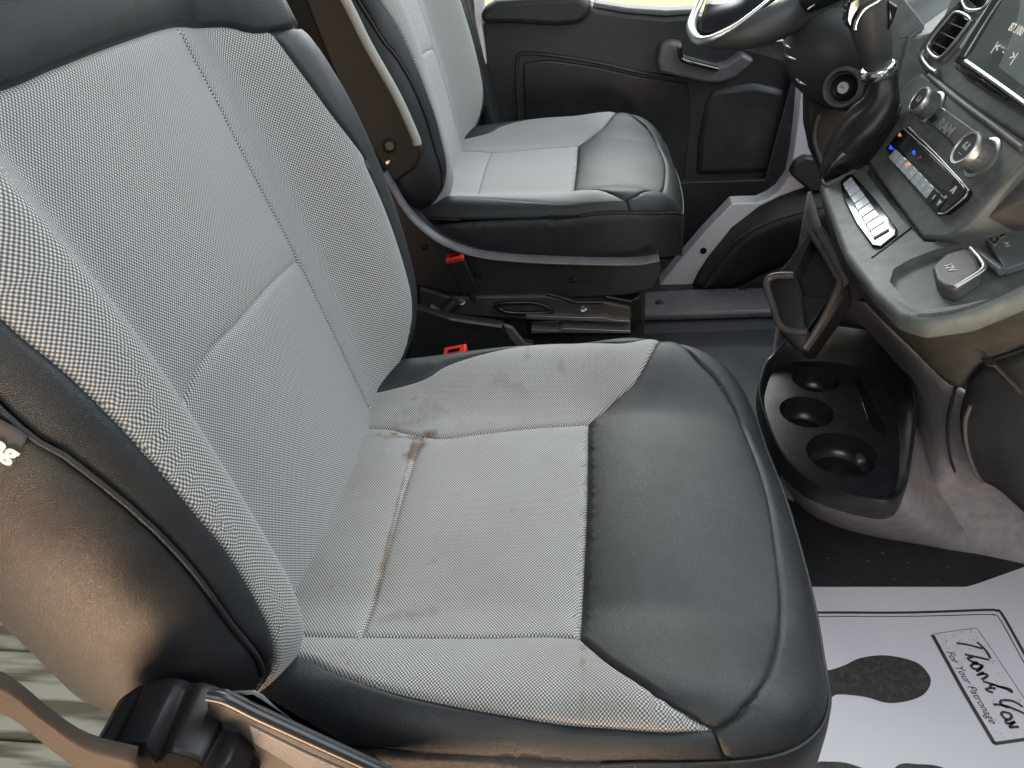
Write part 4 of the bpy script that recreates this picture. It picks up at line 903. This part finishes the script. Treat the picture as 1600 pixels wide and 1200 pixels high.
tube('lever_grip', [c0+ax*.006, aty(1370,85,YG), aty(1364,55,YG), aty(1358,22,YG), aty(1352,-15,YG), aty(1345,-50,YG)], [.0185,.022,.0265,.030,.031,.026], GRP, lever, seg=28, flat=(1,.85,(.2,-.8,.5)))
tube('grip_chrome_band', [aty(x, y, .768) for x, y in ((1336,46),(1340,30),(1352,14),(1372,2),(1392,-14))], .0032, CHR, lever)
prism('grip_gloss_cap', [aty(x, y, .775) for x, y in ((1322,20),(1326,4),(1340,-6),(1362,-8),(1345,12),(1337,30),(1334,48),(1326,46),(1321,34))], (0,.02,0), PLB, lever, .005)
prism('release_trigger', [aty(x, y, .78) for x, y in ((1388,0),(1404,10),(1398,30),(1388,50))], (0,.02,0), PLB, lever, .003)
# ------------------------------------------------------------------ steering column and wheel
col_ = thing('steering_column', 'dark grey steering column shroud with round ignition lock', 'steering column', (.45,1.1,.2))
tube('column_shroud', [aty(1262,30,1.12), aty(1290,72,1.10), aty(1335,92,1.10), aty(1400,70,1.12), aty(1480,40,1.15)], [.04,.078,.080,.075,.07], GRP, col_, seg=40, n=8)
ic = aty(1316,137,.985); ia = Vector(CAM)-ic; ia.normalize(); ia = (ia+Vector((-.25,.15,.0))).normalized()
lathe('ignition_boss', ic, ia, [(.030,-.08),(.032,-.02),(.0335,-.002),(.031,.004),(.027,.004),(.025,-.002),(.0235,-.008),(0,-.008)], PLG, col_, seg=60)
lathe('ignition_barrel', ic-ia*.007, ia, [(.023,-.002),(.021,.002),(.019,.0),(.017,.003),(.0145,.001),(.012,.003),(.0,.003)], PLS, col_, seg=48)
X0 = Vector((0,-1,0)); X0 = (X0-ia*X0.dot(ia)).normalized()
lathe('key_slot_plate', ic-ia*.004, ia, [(0,0),(.0095,0),(.0092,.001),(0,.0012)], WIN, col_, seg=20)
text('key_symbols', 'ON', ic-ia*.0026-X0*.002, X0, ia, .006, INK, col_, ext=.0001)
for (x, y, w_, r_) in ((1228,70,8,.0022),(1232,88,14,.0024),(1250,128,12,.0024)):
    tube('stalk_ring', [aty(x-6, y-5, 1.03), aty(x, y+1, 1.02), aty(x+w_*.8, y+5, 1.02)], [.001, r_, .001], SIL, col_)
prism('column_lower_cover', [aty(x, y, 1.08) for x, y in ((1236,60),(1232,84),(1248,118),(1254,140),(1264,156),(1290,170),(1340,180),(1340,90))], (0,.05,0), PLS, col_, .010)
knee = thing('knee_panel', 'black knee panel with a highlight line shaped as an edge left of the gaiter', 'knee panel', (.42,1.1,.0))
prism('knee_cover', [aty(x, y, 1.12) for x, y in ((1262,150),(1262,200),(1270,240),(1284,275),(1292,300),(1360,330),(1420,250),(1420,160),(1340,170))], (0,.05,0), PLA, knee, .006)
prism('dash_wedge', [aty(x, y, 1.16) for x, y in ((1152,75),(1190,66),(1226,64),(1236,92),(1240,100))], (0,.02,0), FAC, knee, .001)
tube('knee_highlight_edge', [aty(x, y, 1.11) for x, y in ((1281,178),(1274,200),(1273,222),(1280,245),(1286,262))], .004, PLG, knee)  # grey tube shapes the blue highlight line on the panel
# wheel
wheel = thing('steering_wheel', 'black steering wheel with silver trimmed lower spoke seen edge on at the top', 'steering wheel', (.36,1.15,.35))
WN = Vector((-.62,0,.78)).normalized(); WU = Vector((.78,0,.62)).normalized(); WY = Vector((0,1,0))
wb_ = aty(1235, 2, 1.15); WC = wb_+WU*.185
rp_ = [WC+WU*.185*math.cos(a)+WY*.185*math.sin(a) for a in np.linspace(0, 2*math.pi, 40, endpoint=False)]
tube('wheel_rim', rp_, .0175, LEA, wheel, seg=20, closed=True, n=3)
tube('silver_spoke_trim', [aty(x, y, Y) for x, y, Y in ((1102,-14,1.20),(1086,20,1.16),(1080,44,1.12),(1090,62,1.08),(1112,60,1.06),(1150,40,1.06),(1196,4,1.08),(1215,-16,1.1))], [.006,.0075,.009,.0085,.006,.004,.0035,.0035], SIL, wheel, n=8)
tube('spoke_rim_cover', [aty(x, y, Y) for x, y, Y in ((1096,66,1.10),(1130,62,1.075),(1180,48,1.07),(1240,20,1.09),(1310,-30,1.12))], [.006,.017,.027,.032,.034], GRP, wheel, seg=24, n=8)
patch('lower_spoke', [[aty(x, y, Y) for x, y, Y in ((1092,50,1.115),(1120,50,1.10),(1160,30,1.09),(1210,-5,1.10))],
   [aty(x, y, Y) for x, y, Y in ((1095,30,1.13),(1120,22,1.12),(1160,8,1.11),(1200,-20,1.12))],
   [aty(x, y, Y) for x, y, Y in ((1104,0,1.16),(1125,2,1.15),(1155,-6,1.14),(1190,-40,1.13))]], PLS, wheel, solid=.01)
tube('horn_badge', [aty(x, y, 1.035) for x, y in ((1262,15),(1270,9),(1276,5))], .0012, SIL, wheel)
# dash top left of the vents and windscreen pillar glimpse
dtop = setp(prism('dash_top', [aty(x, y, .96) for x, y in ((1388,-30),(1404,-12),(1430,18),(1446,40),(1440,52),(1416,60),(1436,58),(1458,50),(1500,20),(1500,110),(1440,128),(1410,175),(1380,190),(1380,20))], (0,.05,0), FAC, None, .008), 'grey green dashboard shell between the gear lever and the side vents', 'dashboard')
tube('shell_edge', [aty(x, y, .945) for x, y in ((1442,42),(1425,56),(1420,62),(1412,90),(1402,128))], .004, FAC, dtop)
